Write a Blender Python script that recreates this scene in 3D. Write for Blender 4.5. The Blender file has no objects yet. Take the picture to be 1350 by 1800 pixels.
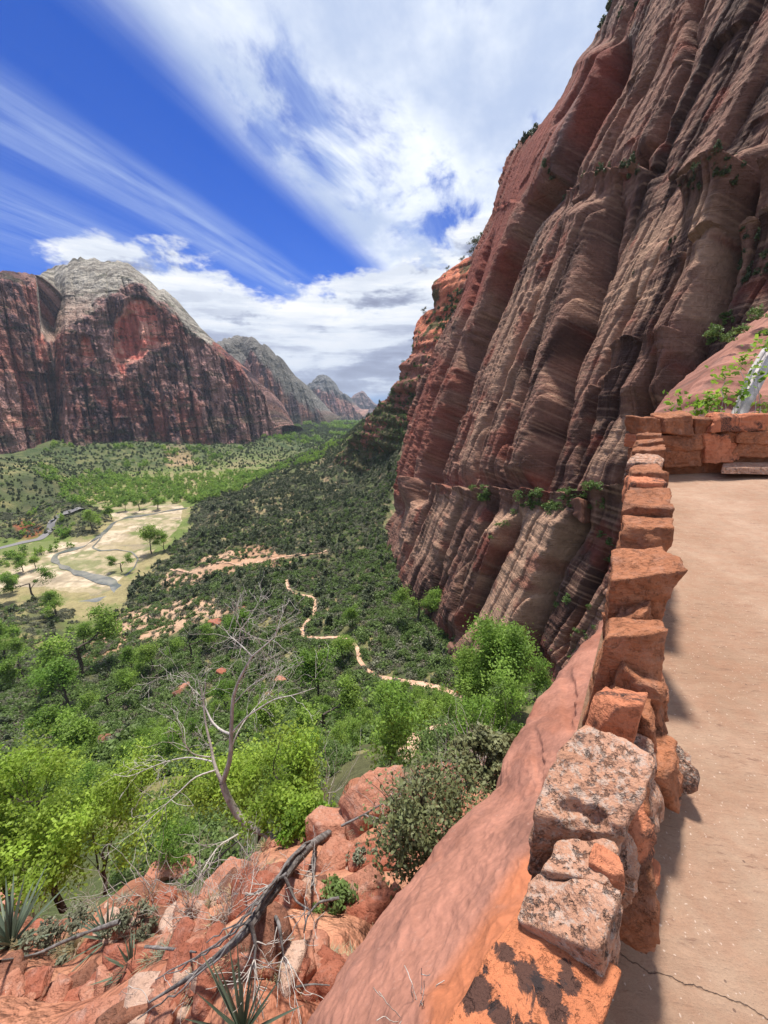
import bpy, math, random
import numpy as np
from mathutils import Vector, Matrix

S = bpy.context.scene
C = S.collection
R = math.radians

# ------------------------------------------------------------------ camera
F_PX = 676.0                       # focal length in photo pixels (photo 1350 x 1800)
PITCH = math.atan(200 / 676.0)     # looking down
cam = bpy.data.cameras.new('camera')
cam.sensor_fit = 'VERTICAL'
cam.sensor_height = 36.0
cam.lens = F_PX / 1800 * 36.0
cam.clip_start = 0.05
cam.clip_end = 60000
cam_o = bpy.data.objects.new('camera', cam)
cam_o.rotation_euler = (math.pi / 2 - PITCH, 0, 0)
C.objects.link(cam_o)
S.camera = cam_o

# ------------------------------------------------------------------ light
SUN = Vector((0.0, 0.34, 0.93)).normalized()
sun = bpy.data.lights.new('sun', 'SUN')
sun.energy = 4.6
sun.angle = R(6)
sun.color = (1.0, 0.95, 0.87)
sun_o = bpy.data.objects.new('sun', sun)
sun_o.rotation_euler = SUN.to_track_quat('Z', 'Y').to_euler()
C.objects.link(sun_o)

S.view_settings.view_transform = 'Standard'
S.view_settings.look = 'None'
S.view_settings.exposure = 0.5
S.view_settings.gamma = 1.0
S.view_settings.use_curve_mapping = False
S.render.engine = 'CYCLES'
S.cycles.use_denoising = True
S.cycles.max_bounces = 6
S.cycles.diffuse_bounces = 3
S.cycles.transparent_max_bounces = 6
S.cycles.volume_bounces = 0


class NT:
    """small helper for node trees"""
    def __init__(s, tree):
        s.t = tree
        tree.nodes.clear()

    def n(s, typ, **kw):
        nd = s.t.nodes.new(typ)
        for k, v in kw.items():
            if k.startswith('i_'):
                key = k[2:]
                key = int(key) if key.isdigit() else key.replace('_', ' ')
                s.put(nd.inputs[key], v)
            else:
                setattr(nd, k, v)
        return nd

    def put(s, sock, v):
        if isinstance(v, bpy.types.NodeSocket):
            s.t.links.new(v, sock)
        else:
            sock.default_value = v

    def m(s, op, a, b=0.0, c=None, clamp=False):
        nd = s.t.nodes.new('ShaderNodeMath')
        nd.operation = op
        nd.use_clamp = clamp
        s.put(nd.inputs[0], a)
        s.put(nd.inputs[1], b)
        if c is not None:
            s.put(nd.inputs[2], c)
        return nd.outputs[0]

    def mr(s, v, a, b, c=0.0, d=1.0, smooth=True):
        nd = s.t.nodes.new('ShaderNodeMapRange')
        nd.interpolation_type = 'SMOOTHSTEP' if smooth else 'LINEAR'
        for i, x in enumerate((v, a, b, c, d)):
            s.put(nd.inputs[i], x)
        return nd.outputs[0]

    def mix(s, f, a, b, typ='RGBA', blend='MIX'):
        nd = s.t.nodes.new('ShaderNodeMix')
        nd.data_type = typ
        nd.blend_type = blend
        s.put(nd.inputs[0], f)
        i = {'RGBA': 6, 'FLOAT': 2}[typ]
        s.put(nd.inputs[i], a)
        s.put(nd.inputs[i + 1], b)
        return nd.outputs[{'RGBA': 2, 'FLOAT': 0}[typ]]

    def noise(s, vec, scale, detail=4.0, rough=0.55, dist=0.0, typ='FBM', out=0):
        nd = s.t.nodes.new('ShaderNodeTexNoise')
        nd.noise_type = typ
        s.put(nd.inputs['Vector'], vec)
        nd.inputs['Scale'].default_value = scale
        nd.inputs['Detail'].default_value = detail
        nd.inputs['Roughness'].default_value = rough
        nd.inputs['Distortion'].default_value = dist
        return nd.outputs[out]

    def ramp(s, v, stops, interp='LINEAR'):
        nd = s.t.nodes.new('ShaderNodeValToRGB')
        cr = nd.color_ramp
        cr.interpolation = interp
        while len(cr.elements) < len(stops):
            cr.elements.new(0.5)
        for e, (p, c) in zip(cr.elements, stops):
            e.position = p
            e.color = (c, c, c, 1) if isinstance(c, (int, float)) else tuple(c) + (1,)
        s.put(nd.inputs[0], v)
        return nd.outputs[0]

    def xyz(s, x, y, z):
        nd = s.t.nodes.new('ShaderNodeCombineXYZ')
        for i, v in enumerate((x, y, z)):
            s.put(nd.inputs[i], v)
        return nd.outputs[0]

    def mapv(s, vec, scale=(1, 1, 1), rot=(0, 0, 0), loc=(0, 0, 0)):
        nd = s.t.nodes.new('ShaderNodeMapping')
        s.put(nd.inputs[0], vec)
        nd.inputs[1].default_value = loc
        nd.inputs[2].default_value = rot
        nd.inputs[3].default_value = scale
        return nd.outputs[0]


def build_world():
    w = bpy.data.worlds.new('World')
    S.world = w
    w.use_nodes = True
    k = NT(w.node_tree)
    sky = k.n('ShaderNodeTexSky', sky_type='NISHITA')
    sky.sun_disc = False
    sky.sun_elevation = math.asin(SUN.z)
    sky.sun_rotation = math.atan2(SUN.x, SUN.y)
    sky.altitude = 1500
    sky.dust_density = 0.3
    sky.ozone_density = 2.0
    tc = k.n('ShaderNodeTexCoord')
    D = tc.outputs['Generated']
    sp = k.n('ShaderNodeSeparateXYZ', i_0=D)
    dx, dy, dz = sp.outputs
    zc = k.m('MAXIMUM', dz, 0.0)
    kz = k.m('ADD', zc, 0.05)
    X = k.m('DIVIDE', dx, kz)
    Y = k.m('DIVIDE', dy, kz)
    az = math.atan2(.33, 1.04)
    c = k.m('SUBTRACT', k.m('MULTIPLY', X, math.cos(az)), k.m('MULTIPLY', Y, math.sin(az)))
    a = k.m('ADD', k.m('MULTIPLY', X, math.sin(az)), k.m('MULTIPLY', Y, math.cos(az)))
    # ---- cirrus: streaks laid along one wind direction
    ca = k.xyz(c, a, 0.0)
    warp = k.m('SUBTRACT', k.noise(k.mapv(ca, (1.2, .5, 1)), 1.0, 3), 0.5)
    cw = k.m('ADD', c, k.m('MULTIPLY', warp, 0.22))
    t = k.mr(cw, -3.6, 0.4, 0, 1, smooth=False)
    P = lambda v: (v + 3.6) / 4.0
    band = k.ramp(t, [(P(-3.6), .1), (P(-3.0), .1), (P(-2.55), .5), (P(-2.3), .85), (P(-2.1), .3), (P(-1.95), .12),
                      (P(-1.82), .45), (P(-1.64), .95), (P(-1.52), .5), (P(-1.40), .03), (P(-1.12), .0), (P(-1.0), .45),
                      (P(-.85), .95), (P(-.45), 1.0), (P(.4), 1.0)])
    fine = k.noise(k.mapv(ca, (7.0, .9, 1)), 1.0, 6, .6)
    fine2 = k.noise(k.mapv(ca, (18.0, 1.6, 1), loc=(3, 1, 0)), 1.0, 4, .6)
    st = k.m('ADD', k.m('MULTIPLY', fine, 1.1), k.m('MULTIPLY', fine2, .5))
    cir = k.m('MULTIPLY', band, k.mr(st, .5, 1.05, .15, 1.0))
    # ---- broken high cloud right of the streaks
    puff = k.noise(k.mapv(ca, (1.0, .55, 1), loc=(5.3, 2.1, 0)), 2.6, 8, .62, .35)
    puff2 = k.noise(k.mapv(ca, (1.0, .6, 1), loc=(1.3, 7.1, 0)), 1.1, 3, .5)
    massm = k.mr(cw, -1.06, -.84)
    pd = k.mr(k.m('ADD', puff, k.m('MULTIPLY', k.m('SUBTRACT', puff2, .5), .75)), .33, .50)
    mass = k.m('MULTIPLY', massm, pd)
    thick = k.mr(k.noise(k.mapv(ca, (1, .7, 1), loc=(9, 4, 0)), 1.7, 6, .6), .35, .7)
    hole = k.m('MULTIPLY', k.mr(c, -.58, -.40), k.m('SUBTRACT', 1.0, pd))
    cir = k.m('MULTIPLY', cir, k.m('SUBTRACT', 1.0, k.m('MULTIPLY', hole, .75)))
    # ---- low cumulus bank near the horizon
    el = k.m('ARCSINE', k.m('MINIMUM', k.m('MAXIMUM', dz, -1.0), 1.0))
    azm = k.m('ARCTAN2', dx, dy)
    q = k.xyz(k.m('MULTIPLY', azm, 3.2), k.m('MULTIPLY', el, 7.5), 1.7)
    qs = k.xyz(k.m('ADD', k.m('MULTIPLY', azm, 3.2), -.06), k.m('ADD', k.m('MULTIPLY', el, 7.5), .17), 1.7)
    top = k.ramp(k.mr(azm, -.80, .60, 0, 1, smooth=False),
                 [(0, .20), (.08, .19), (.12, .24), (.15, .285), (.257, .30), (.32, .26), (.39, .25), (.5, .255), (.57, .29), (.64, .32), (.72, .37), (1.0, .42)])

    def cum(qv, lift):
        n1 = k.noise(qv, 1.7, 9, .60, .2)
        h = k.m('SUBTRACT', top, k.m('ADD', el, lift))
        return k.m('ADD', k.m('MULTIPLY', k.m('SUBTRACT', n1, .5), 1.0), k.m('MULTIPLY', k.m('MINIMUM', h, .16), 3.6))
    d0 = cum(q, 0.0)
    d1 = cum(qs, 0.035)
    cm = k.mr(d0, .0, .12)
    cm = k.m('MULTIPLY', cm, k.mr(dz, -.02, .02))
    lit = k.mr(k.m('SUBTRACT', d0, d1), -.10, .13)
    depth = k.mr(d0, .1, .75)
    low = k.mr(k.noise(k.xyz(k.m('MULTIPLY', azm, 2.4), k.m('MULTIPLY', el, 17.0), 4.0), 1.6, 7, .6), .38, .64)
    shade = k.m('MULTIPLY', lit, k.m('SUBTRACT', 1.0, k.m('MULTIPLY', depth, .55)))
    shade = k.m('ADD', k.m('MULTIPLY', shade, .6), k.m('MULTIPLY', low, .4))
    ccol = k.ramp(shade, [(0.0, (.24, .26, .38)), (.32, (.38, .42, .56)), (.62, (.74, .79, .88)), (1.0, (1.0, 1.0, 1.0))])
    # ---- colours
    tint = k.mix(1.0, sky.outputs[0], (.07, .44, 1.34, 1), blend='MULTIPLY')
    base = k.n('ShaderNodeVectorMath', operation='SCALE', i_0=tint)
    base.inputs[3].default_value = 0.075 * 1.1
    white = k.mix(thick, (.46, .55, .74, 1), (.92, .96, 1.0, 1))
    col = k.mix(k.m('MULTIPLY', cir, .80), base.outputs[0], (.42, .53, .78, 1))
    col = k.mix(k.m('MULTIPLY', mass, .94), col, white)
    cc = k.n('ShaderNodeVectorMath', operation='SCALE', i_0=ccol)
    cc.inputs[3].default_value = .92
    col = k.mix(cm, col, cc.outputs[0])
    haze = k.mr(dz, .0, .10, .25, 0.0)
    col = k.mix(haze, col, (.50, .58, .72, 1))
    below = k.mr(dz, -.04, 0.0)
    col = k.mix(below, (.20, .17, .14, 1), col)
    bg = k.n('ShaderNodeBackground', i_0=col)
    bg.inputs[1].default_value = SKY_GAIN
    out = k.n('ShaderNodeOutputWorld', i_0=bg.outputs[0])


SKY_GAIN = 0.86
build_world()

# ------------------------------------------------------------------ maths
SP, CP = math.sin(PITCH), math.cos(PITCH)


def ray(px, py):
    """direction (forward component 1) through a photo pixel"""
    u = (np.asarray(px, float) - 675) / F_PX
    v = (900 - np.asarray(py, float)) / F_PX
    return np.stack(np.broadcast_arrays(u, CP + v * SP, -SP + v * CP), -1)


def proj(P):
    d = P[..., 1] * CP - P[..., 2] * SP
    up = P[..., 1] * SP + P[..., 2] * CP
    d = np.maximum(d, 1e-3)
    return 675 + F_PX * P[..., 0] / d, 900 - F_PX * up / d, d


def sst(x, a, b):
    t = np.clip((x - a) / (b - a), 0, 1)
    return t * t * (3 - 2 * t)


def _h(ix, iy, iz, seed):
    h = (ix * np.int64(374761393) + iy * np.int64(668265263) + iz * np.int64(1274126177) + np.int64(seed * 9176 + 77)) & 0xFFFFFFFF
    h = ((h ^ (h >> 13)) * np.int64(1274126177)) & 0xFFFFFFFF
    h = ((h ^ (h >> 15)) * np.int64(2246822519 & 0x7FFFFFFF)) & 0xFFFFFFFF
    return ((h ^ (h >> 16)) & 0xFFFF) / 65535.0


def vn(P, s, seed=0):
    """value noise -1..1; P (...,3), s scale or 3 scales"""
    Q = P * np.asarray(s, float)
    I = np.floor(Q)
    Fr = Q - I
    I = I.astype(np.int64)
    Fr = Fr * Fr * Fr * (Fr * (Fr * 6 - 15) + 10)
    x, y, z = I[..., 0], I[..., 1], I[..., 2]
    fx, fy, fz = Fr[..., 0], Fr[..., 1], Fr[..., 2]
    r = 0
    for a in (0, 1):
        for b in (0, 1):
            for c_ in (0, 1):
                w = (fx if a else 1 - fx) * (fy if b else 1 - fy) * (fz if c_ else 1 - fz)
                r = r + w * _h(x + a, y + b, z + c_, seed)
    return r * 2 - 1


def fbm(P, s, o=4, seed=0, g=.5):
    s = np.asarray(s, float)
    r, A, T = 0, 1.0, 0
    for i in range(o):
        r = r + A * vn(P, s * 2 ** i, seed + i * 13)
        T += A
        A *= g
    return r / T


def ridged(P, s, o=4, seed=0, g=.5):
    s = np.asarray(s, float)
    r, A, T = 0, 1.0, 0
    for i in range(o):
        r = r + A * (1 - np.abs(vn(P, s * 2 ** i, seed + i * 13)) * 2)
        T += A
        A *= g
    return r / T


def lin(*c):
    return np.array([((x / 255) / 12.92 if x / 255 <= .04045 else ((x / 255 + .055) / 1.055) ** 2.4) for x in c])


def lerp(a, b, t):
    t = np.asarray(t)[..., None]
    return a * (1 - t) + b * t


def poly_in(px, py, poly):
    """soft inside test: 1 inside"""
    inside = np.zeros(px.shape, bool)
    n = len(poly)
    for i in range(n):
        x1, y1 = poly[i]
        x2, y2 = poly[(i + 1) % n]
        if y1 == y2:
            continue
        cnd = (y1 > py) != (y2 > py)
        xi = (x2 - x1) * (py - y1) / (y2 - y1) + x1
        inside ^= cnd & (px < xi)
    return inside.astype(float)


def seg_dist(px, py, pts):
    d = np.full(px.shape, 1e9)
    for (x1, y1), (x2, y2) in zip(pts[:-1], pts[1:]):
        vx, vy = x2 - x1, y2 - y1
        L = vx * vx + vy * vy + 1e-9
        t = np.clip(((px - x1) * vx + (py - y1) * vy) / L, 0, 1)
        d = np.minimum(d, np.hypot(px - x1 - t * vx, py - y1 - t * vy))
    return d


def soft_poly(px, py, poly, w):
    """1 inside, fading to 0 over w pixels outside"""
    d = seg_dist(px, py, list(poly) + [poly[0]])
    i = poly_in(px, py, poly)
    return np.clip(.5 + np.where(i > 0, d, -d) / (2 * w), 0, 1)


# ------------------------------------------------------------------ objects
def tag(o, label=None, cat=None, group=None, kind=None):
    for k_, v_ in (('label', label), ('category', cat), ('group', group), ('kind', kind)):
        if v_:
            o[k_] = v_
    return o


def mesh_from(name, V, Fc, mats, col=None, smooth=True, mi=None):
    V = np.ascontiguousarray(V, np.float32).reshape(-1, 3)
    Fc = np.ascontiguousarray(Fc, np.int32)
    me = bpy.data.meshes.new(name)
    me.vertices.add(len(V))
    me.vertices.foreach_set('co', V.ravel())
    k_ = Fc.shape[1]
    me.loops.add(Fc.size)
    me.loops.foreach_set('vertex_index', Fc.ravel())
    me.polygons.add(len(Fc))
    me.polygons.foreach_set('loop_start', np.arange(0, Fc.size, k_, dtype=np.int32))
    me.polygons.foreach_set('loop_total', np.full(len(Fc), k_, np.int32))
    if mi is not None:
        me.polygons.foreach_set('material_index', np.asarray(mi, np.int32))
    me.update(calc_edges=True)
    if smooth:
        me.polygons.foreach_set('use_smooth', np.ones(len(Fc), bool))
    for m_ in (mats if isinstance(mats, (list, tuple)) else [mats]):
        me.materials.append(m_)
    if col is not None:
        a = me.color_attributes.new('Col', 'FLOAT_COLOR', 'POINT')
        cc = np.ones((len(V), 4), np.float32)
        cc[:, :3] = col.reshape(-1, 3)
        a.data.foreach_set('color', cc.ravel())
    return me


def grid_faces(ny, nx):
    i = np.arange(ny * nx).reshape(ny, nx)
    return np.stack([i[:-1, :-1], i[:-1, 1:], i[1:, 1:], i[1:, :-1]], -1).reshape(-1, 4)


def link(name, me, parent=None, loc=None):
    o = bpy.data.objects.new(name, me)
    C.objects.link(o)
    if parent:
        o.parent = parent
    if loc is not None:
        o.location = loc
    return o


def sheet(name, P, col, mat, flip=False):
    ny, nx = P.shape[:2]
    Fc = grid_faces(ny, nx)
    if flip:
        Fc = Fc[:, ::-1]
    return link(name, mesh_from(name, P, Fc, mat, col))


LANDMARKS = [(505, 1020, 'the upper end of the winding trail'), (555, 1065, 'the steep upper trail leg'), (530, 1115, 'the sharp trail switchback'), (622, 1138, 'the rounded trail bend'), (660, 1190, 'the two hikers on the trail'),
             (750, 1205, 'the straight lower trail'), (810, 1232, 'the hikers at the trail end'), (715, 1330, 'the lowest trail switchback'), (400, 1000, 'the bare sandy patch'), (500, 980, 'the pale upper path'), (270, 1090, 'the reddish bare slope'),
             (690, 990, 'the far foot of the big cliff'), (760, 1095, 'the middle foot of the big cliff'), (830, 1170, 'the near foot of the big cliff'), (100, 980, 'the river bend'), (250, 940, 'the gravel bar'), (90, 930, 'the valley road'),
             (443, 1110, 'the dead tree top'), (391, 1370, 'the dead tree fork'), (480, 1230, 'the right limb of the dead tree'), (310, 1210, 'the tilted boulders'), (387, 1180, 'the pink upright boulder'), (145, 1300, 'the long stemmed cottonwood'),
             (60, 1050, 'the lower meadow'), (200, 1270, 'the dry grass patch'), (110, 1450, 'the nearest leafy tree'), (760, 1420, 'the olive bush'), (600, 1450, 'the broken log end'), (660, 1380, 'the largest pink boulder'), (352, 1600, 'the white upright stone'),
             (430, 1760, 'the bottom yucca'), (190, 1640, 'the grey yucca clump'), (22, 1650, 'the large dark yucca'), (480, 1580, 'the middle of the fallen log'), (280, 1740, 'the thin log tip'), (640, 1680, 'the big rock slab'), (460, 1480, 'the dead tree foot'),
             (520, 840, 'the crest of the shrubby slope'), (600, 900, 'the dark upper slope'), (650, 800, 'the broken ridge'), (300, 860, 'the grove centre'), (200, 850, 'the grove left end'), (420, 845, 'the grove right end'),
             (890, 1200, 'the tall cottonwood by the slab'), (20, 1180, 'the trees at the left edge'), (350, 960, 'the near bank of the river flat'), (560, 1230, 'the fresh green cottonwood'), (150, 1560, 'the ledge rim'),
             (550, 1650, 'the gravel beside the log'), (20, 1740, 'the lower left corner'), (420, 1650, 'the rubble left of the log')]


def where(P, size, lo, hi, what, words=('small', 'middling', 'large')):
    px, py, _ = proj(np.asarray(P, float))
    d, l = min(((px - a) ** 2 + (py - b) ** 2, (a, b, t)) for a, b, t in LANDMARKS)
    dx, dy = px - l[0], py - l[1]
    rel = ('just right of' if dx > 0 else 'just left of') if abs(dx) > abs(dy) else ('below' if dy > 0 else 'above')
    if d > 45 ** 2:
        rel = {'just right of': 'well right of', 'just left of': 'well left of', 'below': 'well below', 'above': 'well above'}[rel]
    w_ = words[0] if size < lo else (words[2] if size > hi else words[1])
    return '%s %s %s %s' % (w_, what, rel, l[2])


# ------------------------------------------------------------------ materials
def new_mat(name):
    m_ = bpy.data.materials.new(name)
    m_.use_nodes = True
    return m_, NT(m_.node_tree)


def finish(k, col, rough=.9, normal=None, spec=.25, trans=0, tcol=None):
    b = k.n('ShaderNodeBsdfPrincipled')
    k.put(b.inputs['Base Color'], col)
    k.put(b.inputs['Roughness'], rough)
    b.inputs['Specular IOR Level'].default_value = spec
    if normal is not None:
        k.put(b.inputs['Normal'], normal)
    sh = b.outputs[0]
    if trans:
        tr = k.n('ShaderNodeBsdfTranslucent')
        k.put(tr.inputs[0], tcol if tcol is not None else col)
        mx = k.n('ShaderNodeMixShader')
        mx.inputs[0].default_value = trans
        k.t.links.new(sh, mx.inputs[1])
        k.t.links.new(tr.outputs[0], mx.inputs[2])
        sh = mx.outputs[0]
    k.n('ShaderNodeOutputMaterial', i_0=sh)


def rock_mat(name, big, fine, bump=1.0, strata=None, colvar=.35, base=None, dist=1.0, speck=None, rough=.92, hb=.35):
    """rock: vertex colour (or base) x grain; big / fine are feature sizes in metres"""
    m_, k = new_mat(name)
    geo = k.n('ShaderNodeNewGeometry')
    pos = geo.outputs['Position']
    if base is None:
        col = k.n('ShaderNodeVertexColor', layer_name='Col').outputs[0]
    else:
        col = base
    n1 = k.noise(pos, 1 / big, 6, .62, .3)
    n2 = k.noise(pos, 1 / fine, 5, .65)
    v = k.m('ADD', k.m('MULTIPLY', k.m('SUBTRACT', n1, .5), colvar * 2.4), k.m('MULTIPLY', k.m('SUBTRACT', n2, .5), colvar * 1.8))
    h = k.m('ADD', k.m('MULTIPLY', n1, big * hb), k.m('MULTIPLY', n2, fine * .5))
    if strata:
        sc, rot, amt = strata
        st = k.noise(k.mapv(pos, sc, rot), 1.0, 5, .62, .25)
        st2 = k.noise(k.mapv(pos, tuple(x * 3.3 for x in sc), rot), 1.0, 3, .6, .15)
        sv = k.m('ADD', k.m('MULTIPLY', st, .6), k.m('MULTIPLY', st2, .4))
        v = k.m('ADD', v, k.m('MULTIPLY', k.m('SUBTRACT', sv, .5), amt * 2))
        h = k.m('ADD', h, k.m('MULTIPLY', sv, amt * fine * 1.8))
    f = k.m('ADD', v, 1.0)
    f = k.m('MAXIMUM', f, .25)
    sc_ = k.n('ShaderNodeVectorMath', operation='SCALE', i_0=col)
    k.put(sc_.inputs[3], f)
    cl = sc_.outputs[0]
    if speck:
        for (s_, lo, hi, c_, am) in speck:
            sn = k.mr(k.noise(pos, s_, 5, .7, .4), lo, hi)
            cl = k.mix(k.m('MULTIPLY', sn, am), cl, c_ + (1,))
    bp = k.n('ShaderNodeBump')
    bp.inputs['Strength'].default_value = min(1.0, bump)
    bp.inputs['Distance'].default_value = dist
    k.put(bp.inputs['Height'], h)
    finish(k, cl, rough, bp.outputs[0], .2)
    return m_


def leaf_mat(name, c1, c2, trans=.35, var=.5, rough=.55):
    m_, k = new_mat(name)
    oi = k.n('ShaderNodeObjectInfo')
    geo = k.n('ShaderNodeNewGeometry')
    at = k.n('ShaderNodeAttribute', attribute_name='lv')
    r1 = oi.outputs['Random']
    f = k.m('ADD', k.m('MULTIPLY', r1, .6), k.m('MULTIPLY', at.outputs['Fac'], .4))
    col = k.mix(f, tuple(c1) + (1,), tuple(c2) + (1,))
    sc_ = k.n('ShaderNodeVectorMath', operation='SCALE', i_0=col)
    k.put(sc_.inputs[3], k.m('ADD', 1 - var / 2, k.m('MULTIPLY', k.m('FRACT', k.m('MULTIPLY', k.m('ADD', r1, at.outputs['Fac']), 7.31)), var)))
    finish(k, sc_.outputs[0], rough, None, .3, trans, sc_.outputs[0])
    return m_

M_TERR = rock_mat('ground_mat', 6.0, .7, 1.0, colvar=.45, dist=1.0)
M_CLIFF = rock_mat('cliff_rock', 9.0, 1.1, 1.0, strata=((.035, .035, 1.05), (R(9), R(-4), 0), .30), colvar=.42, dist=1.6, hb=.10)
M_FAR = rock_mat('far_rock', 40.0, 6.0, 1.0, strata=((.004, .004, .16), (0, 0, 0), .28), colvar=.35, dist=7.0)
M_CLIFF2 = rock_mat('red_cliff_rock', 16.0, 2.2, 1.0, strata=((.02, .02, .5), (0, 0, 0), .35), colvar=.4, dist=3.0)

# ================================================================== terrain
TC = [  # photo pixel x, y and distance along the view axis in metres
    (430, 1790, 2.7), (560, 1790, 2.9), (600, 1700, 3.3), (250, 1790, 3.2), (0, 1790, 3.8), (100, 1740, 4.4), (-150, 1700, 5),
    (300, 1640, 5.0), (200, 1580, 6.6), (0, 1640, 7.4), (-150, 1600, 9), (420, 1560, 5.9), (550, 1500, 5.6), (660, 1540, 4.6), (250, 1545, 7.4),
    (620, 1440, 7.0), (470, 1500, 7.2), (700, 1450, 5.9), (690, 1360, 8.4), (610, 1385, 8.6), (790, 1400, 6.2), (870, 1360, 6.6), (760, 1345, 8.0), (930, 1340, 7.2), (1040, 1400, 7), (250, 1660, 9.8), (120,1700,11), (0,1720,12), (450, 1620, 9.6), (540,1560,10), (600, 1520, 11), (690, 1450, 12.5), (800, 1420, 12), (900, 1420, 12),(1000,1440,12),
    (480, 2100, 2.0), (100, 2200, 2.4), (700, 2000, 2.2), (-300, 2000, 5), (900, 1700, 3.2), (1000, 1450, 4.5),
    (0, 1500, 32), (200, 1470, 36), (380, 1440, 38), (450, 1400, 42), (560, 1350, 46), (680, 1310, 60), (800, 1265, 64), (880, 1225, 60), (-200, 1500, 36),
    (0, 1300, 118), (-200, 1300, 130), (250, 1300, 98), (450, 1290, 90), (600, 1290, 84), (750, 1262, 84), (860, 1240, 84),
    (100, 1200, 172), (330, 1200, 150), (500, 1200, 132), (800, 1222, 110), (730, 1200, 119), (660, 1190, 128), (640, 1160, 137), (620, 1128, 152),
    (540, 1104, 172), (553, 1060, 200), (510, 1030, 226), (700, 1120, 150), (740, 1060, 185),
    (0, 1110, 236), (150, 1100, 250), (300, 1100, 220), (420, 1080, 205), (200, 1045, 300),
    (300, 1000, 330), (420, 990, 310), (570, 976, 285), (600, 1000, 260), (500, 950, 345), (350, 950, 385), (650, 985, 240), (680, 985, 228), (690, 920, 300), (640, 930, 310),
    (400, 882, 520), (450, 900, 440), (520, 826, 640), (600, 880, 430), (596, 784, 720), (620, 840, 540), (660, 850, 450), (700, 850, 390),
    (655, 730, 650), (670, 760, 560), (640, 750, 640), (700, 780, 470), (720, 760, 430), (640, 820, 540),
    (760, 1120, 142), (830, 1172, 118), (880, 1185, 106), (950, 1195, 91), (1010, 1200, 80), (1100, 1200, 70),
    (760, 900, 330), (900, 900, 420),
    (0, 822, 560), (-100, 820, 520), (70, 836, 560), (128, 878, 500), (135, 905, 462), (60, 900, 478), (-60, 900, 440), (100, 940, 430), (0, 962, 400), (-100, 975, 370), (40, 950, 415),
    (0, 1000, 352), (100, 1000, 352), (200, 1000, 352), (-150, 1050, 300), (200, 930, 460), (300, 930, 460), (300, 890, 560), (330, 850, 705), (200, 850, 705), (430, 845, 740), (160, 890, 560),
    (-100, 800, 800), (30, 798, 860), (100, 778, 940), (160, 800, 900), (200, 776, 1010), (300, 776, 1110), (310, 800, 960), (400, 782, 1180), (450, 778, 1250), (260, 810, 880), (400, 815, 900), (490, 765, 1300), (500, 790, 1120), (560, 780, 1300),
]
_d = ray([t[0] for t in TC], [t[1] for t in TC]) * np.array([t[2] for t in TC])[:, None]
_ex = []
for th in (-75, -50, -30, -15, 0, 15, 40, 70):
    for r_ in (1700, 3500, 7500):
        _ex.append((r_ * math.sin(R(th)), r_ * math.cos(R(th)), -150))
for th, r_, z_ in [(-75, 5, -8), (-75, 40, -35), (-75, 200, -125), (-75, 500, -130), (-75, 900, -120), (70, 5, -9), (70, 60, -45), (70, 200, -60),
                   (70, 700, -60), (40, 200, -80), (25, 200, -90), (25, 500, -110), (45, 600, -100),
                   # below the rim of the near ledge the ground drops out of sight
                   (-40, 14, -22), (-27, 11, -21), (-18, 11, -19), (-8, 11.5, -18), (0, 13, -19), (8, 14, -19), (15, 15, -20), (22, 16, -20),
                   (-40, 24, -31), (-20, 24, -30), (-5, 24, -28), (8, 26, -28), (20, 28, -28),
                   (-30, 1.0, -3.9), (0, 1.0, -3.6), (30, 1.0, -3.6), (60, 1.5, -4)]:
    _ex.append((r_ * math.sin(R(th)), r_ * math.cos(R(th)), z_))
_d = np.vstack([_d, np.array(_ex)])


class RBF:
    def __init__(s, X, v, reg=1e-5):
        s.X = X
        n = len(X)
        A = s.k(X, X) + reg * np.eye(n)
        Pm = np.hstack([np.ones((n, 1)), X])
        m_ = Pm.shape[1]
        K = np.block([[A, Pm], [Pm.T, np.zeros((m_, m_))]])
        s.w = np.linalg.solve(K, np.concatenate([v, np.zeros(m_)]))

    def k(s, A, B):
        r2 = np.zeros((len(A), len(B)))
        for i in range(A.shape[1]):
            r2 += (A[:, i:i + 1] - B[None, :, i]) ** 2
        return .5 * r2 * np.log(r2 + 1e-12)

    def __call__(s, Q):
        sh = Q.shape[:-1]
        Q = Q.reshape(-1, Q.shape[-1])
        out = np.empty(len(Q))
        for i in range(0, len(Q), 40000):
            q = Q[i:i + 40000]
            out[i:i + 40000] = s.k(q, s.X) @ s.w[:len(s.X)] + s.w[len(s.X)] + q @ s.w[len(s.X) + 1:]
        return out.reshape(sh)


_r = np.hypot(_d[:, 0], _d[:, 1])
TR = RBF(np.stack([np.arctan2(_d[:, 0], _d[:, 1]) * 2.2, np.log(_r)], -1), _d[:, 2] / _r, 2e-4)
TRAIL = [(505, 1018), (507, 1034), (520, 1043), (545, 1047), (556, 1058), (552, 1082), (540, 1092), (530, 1108), (533, 1119), (560, 1123), (598, 1120), (618, 1127),
         (630, 1144), (631, 1160), (645, 1178), (664, 1190), (700, 1197), (740, 1203), (775, 1212), (800, 1222), (818, 1237), (800, 1262), (770, 1280), (730, 1300), (716, 1320), (712, 1345)]
TRAIL2 = [(300, 1004), (340, 1004), (380, 996), (420, 990), (470, 984), (504, 980), (545, 978), (575, 972)]
ROAD = [(-60, 978), (0, 964), (40, 954), (70, 948), (81, 940), (88, 930), (93, 917), (104, 907), (122, 900), (150, 897)]
BED = [(-80, 1035), (60, 985), (92, 968), (140, 940), (190, 905), (260, 895), (300, 880), (352, 884), (345, 905), (342, 930), (300, 950), (262, 965), (240, 990), (215, 1015), (205, 1040), (150, 1062), (60, 1085), (-80, 1100)]


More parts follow.
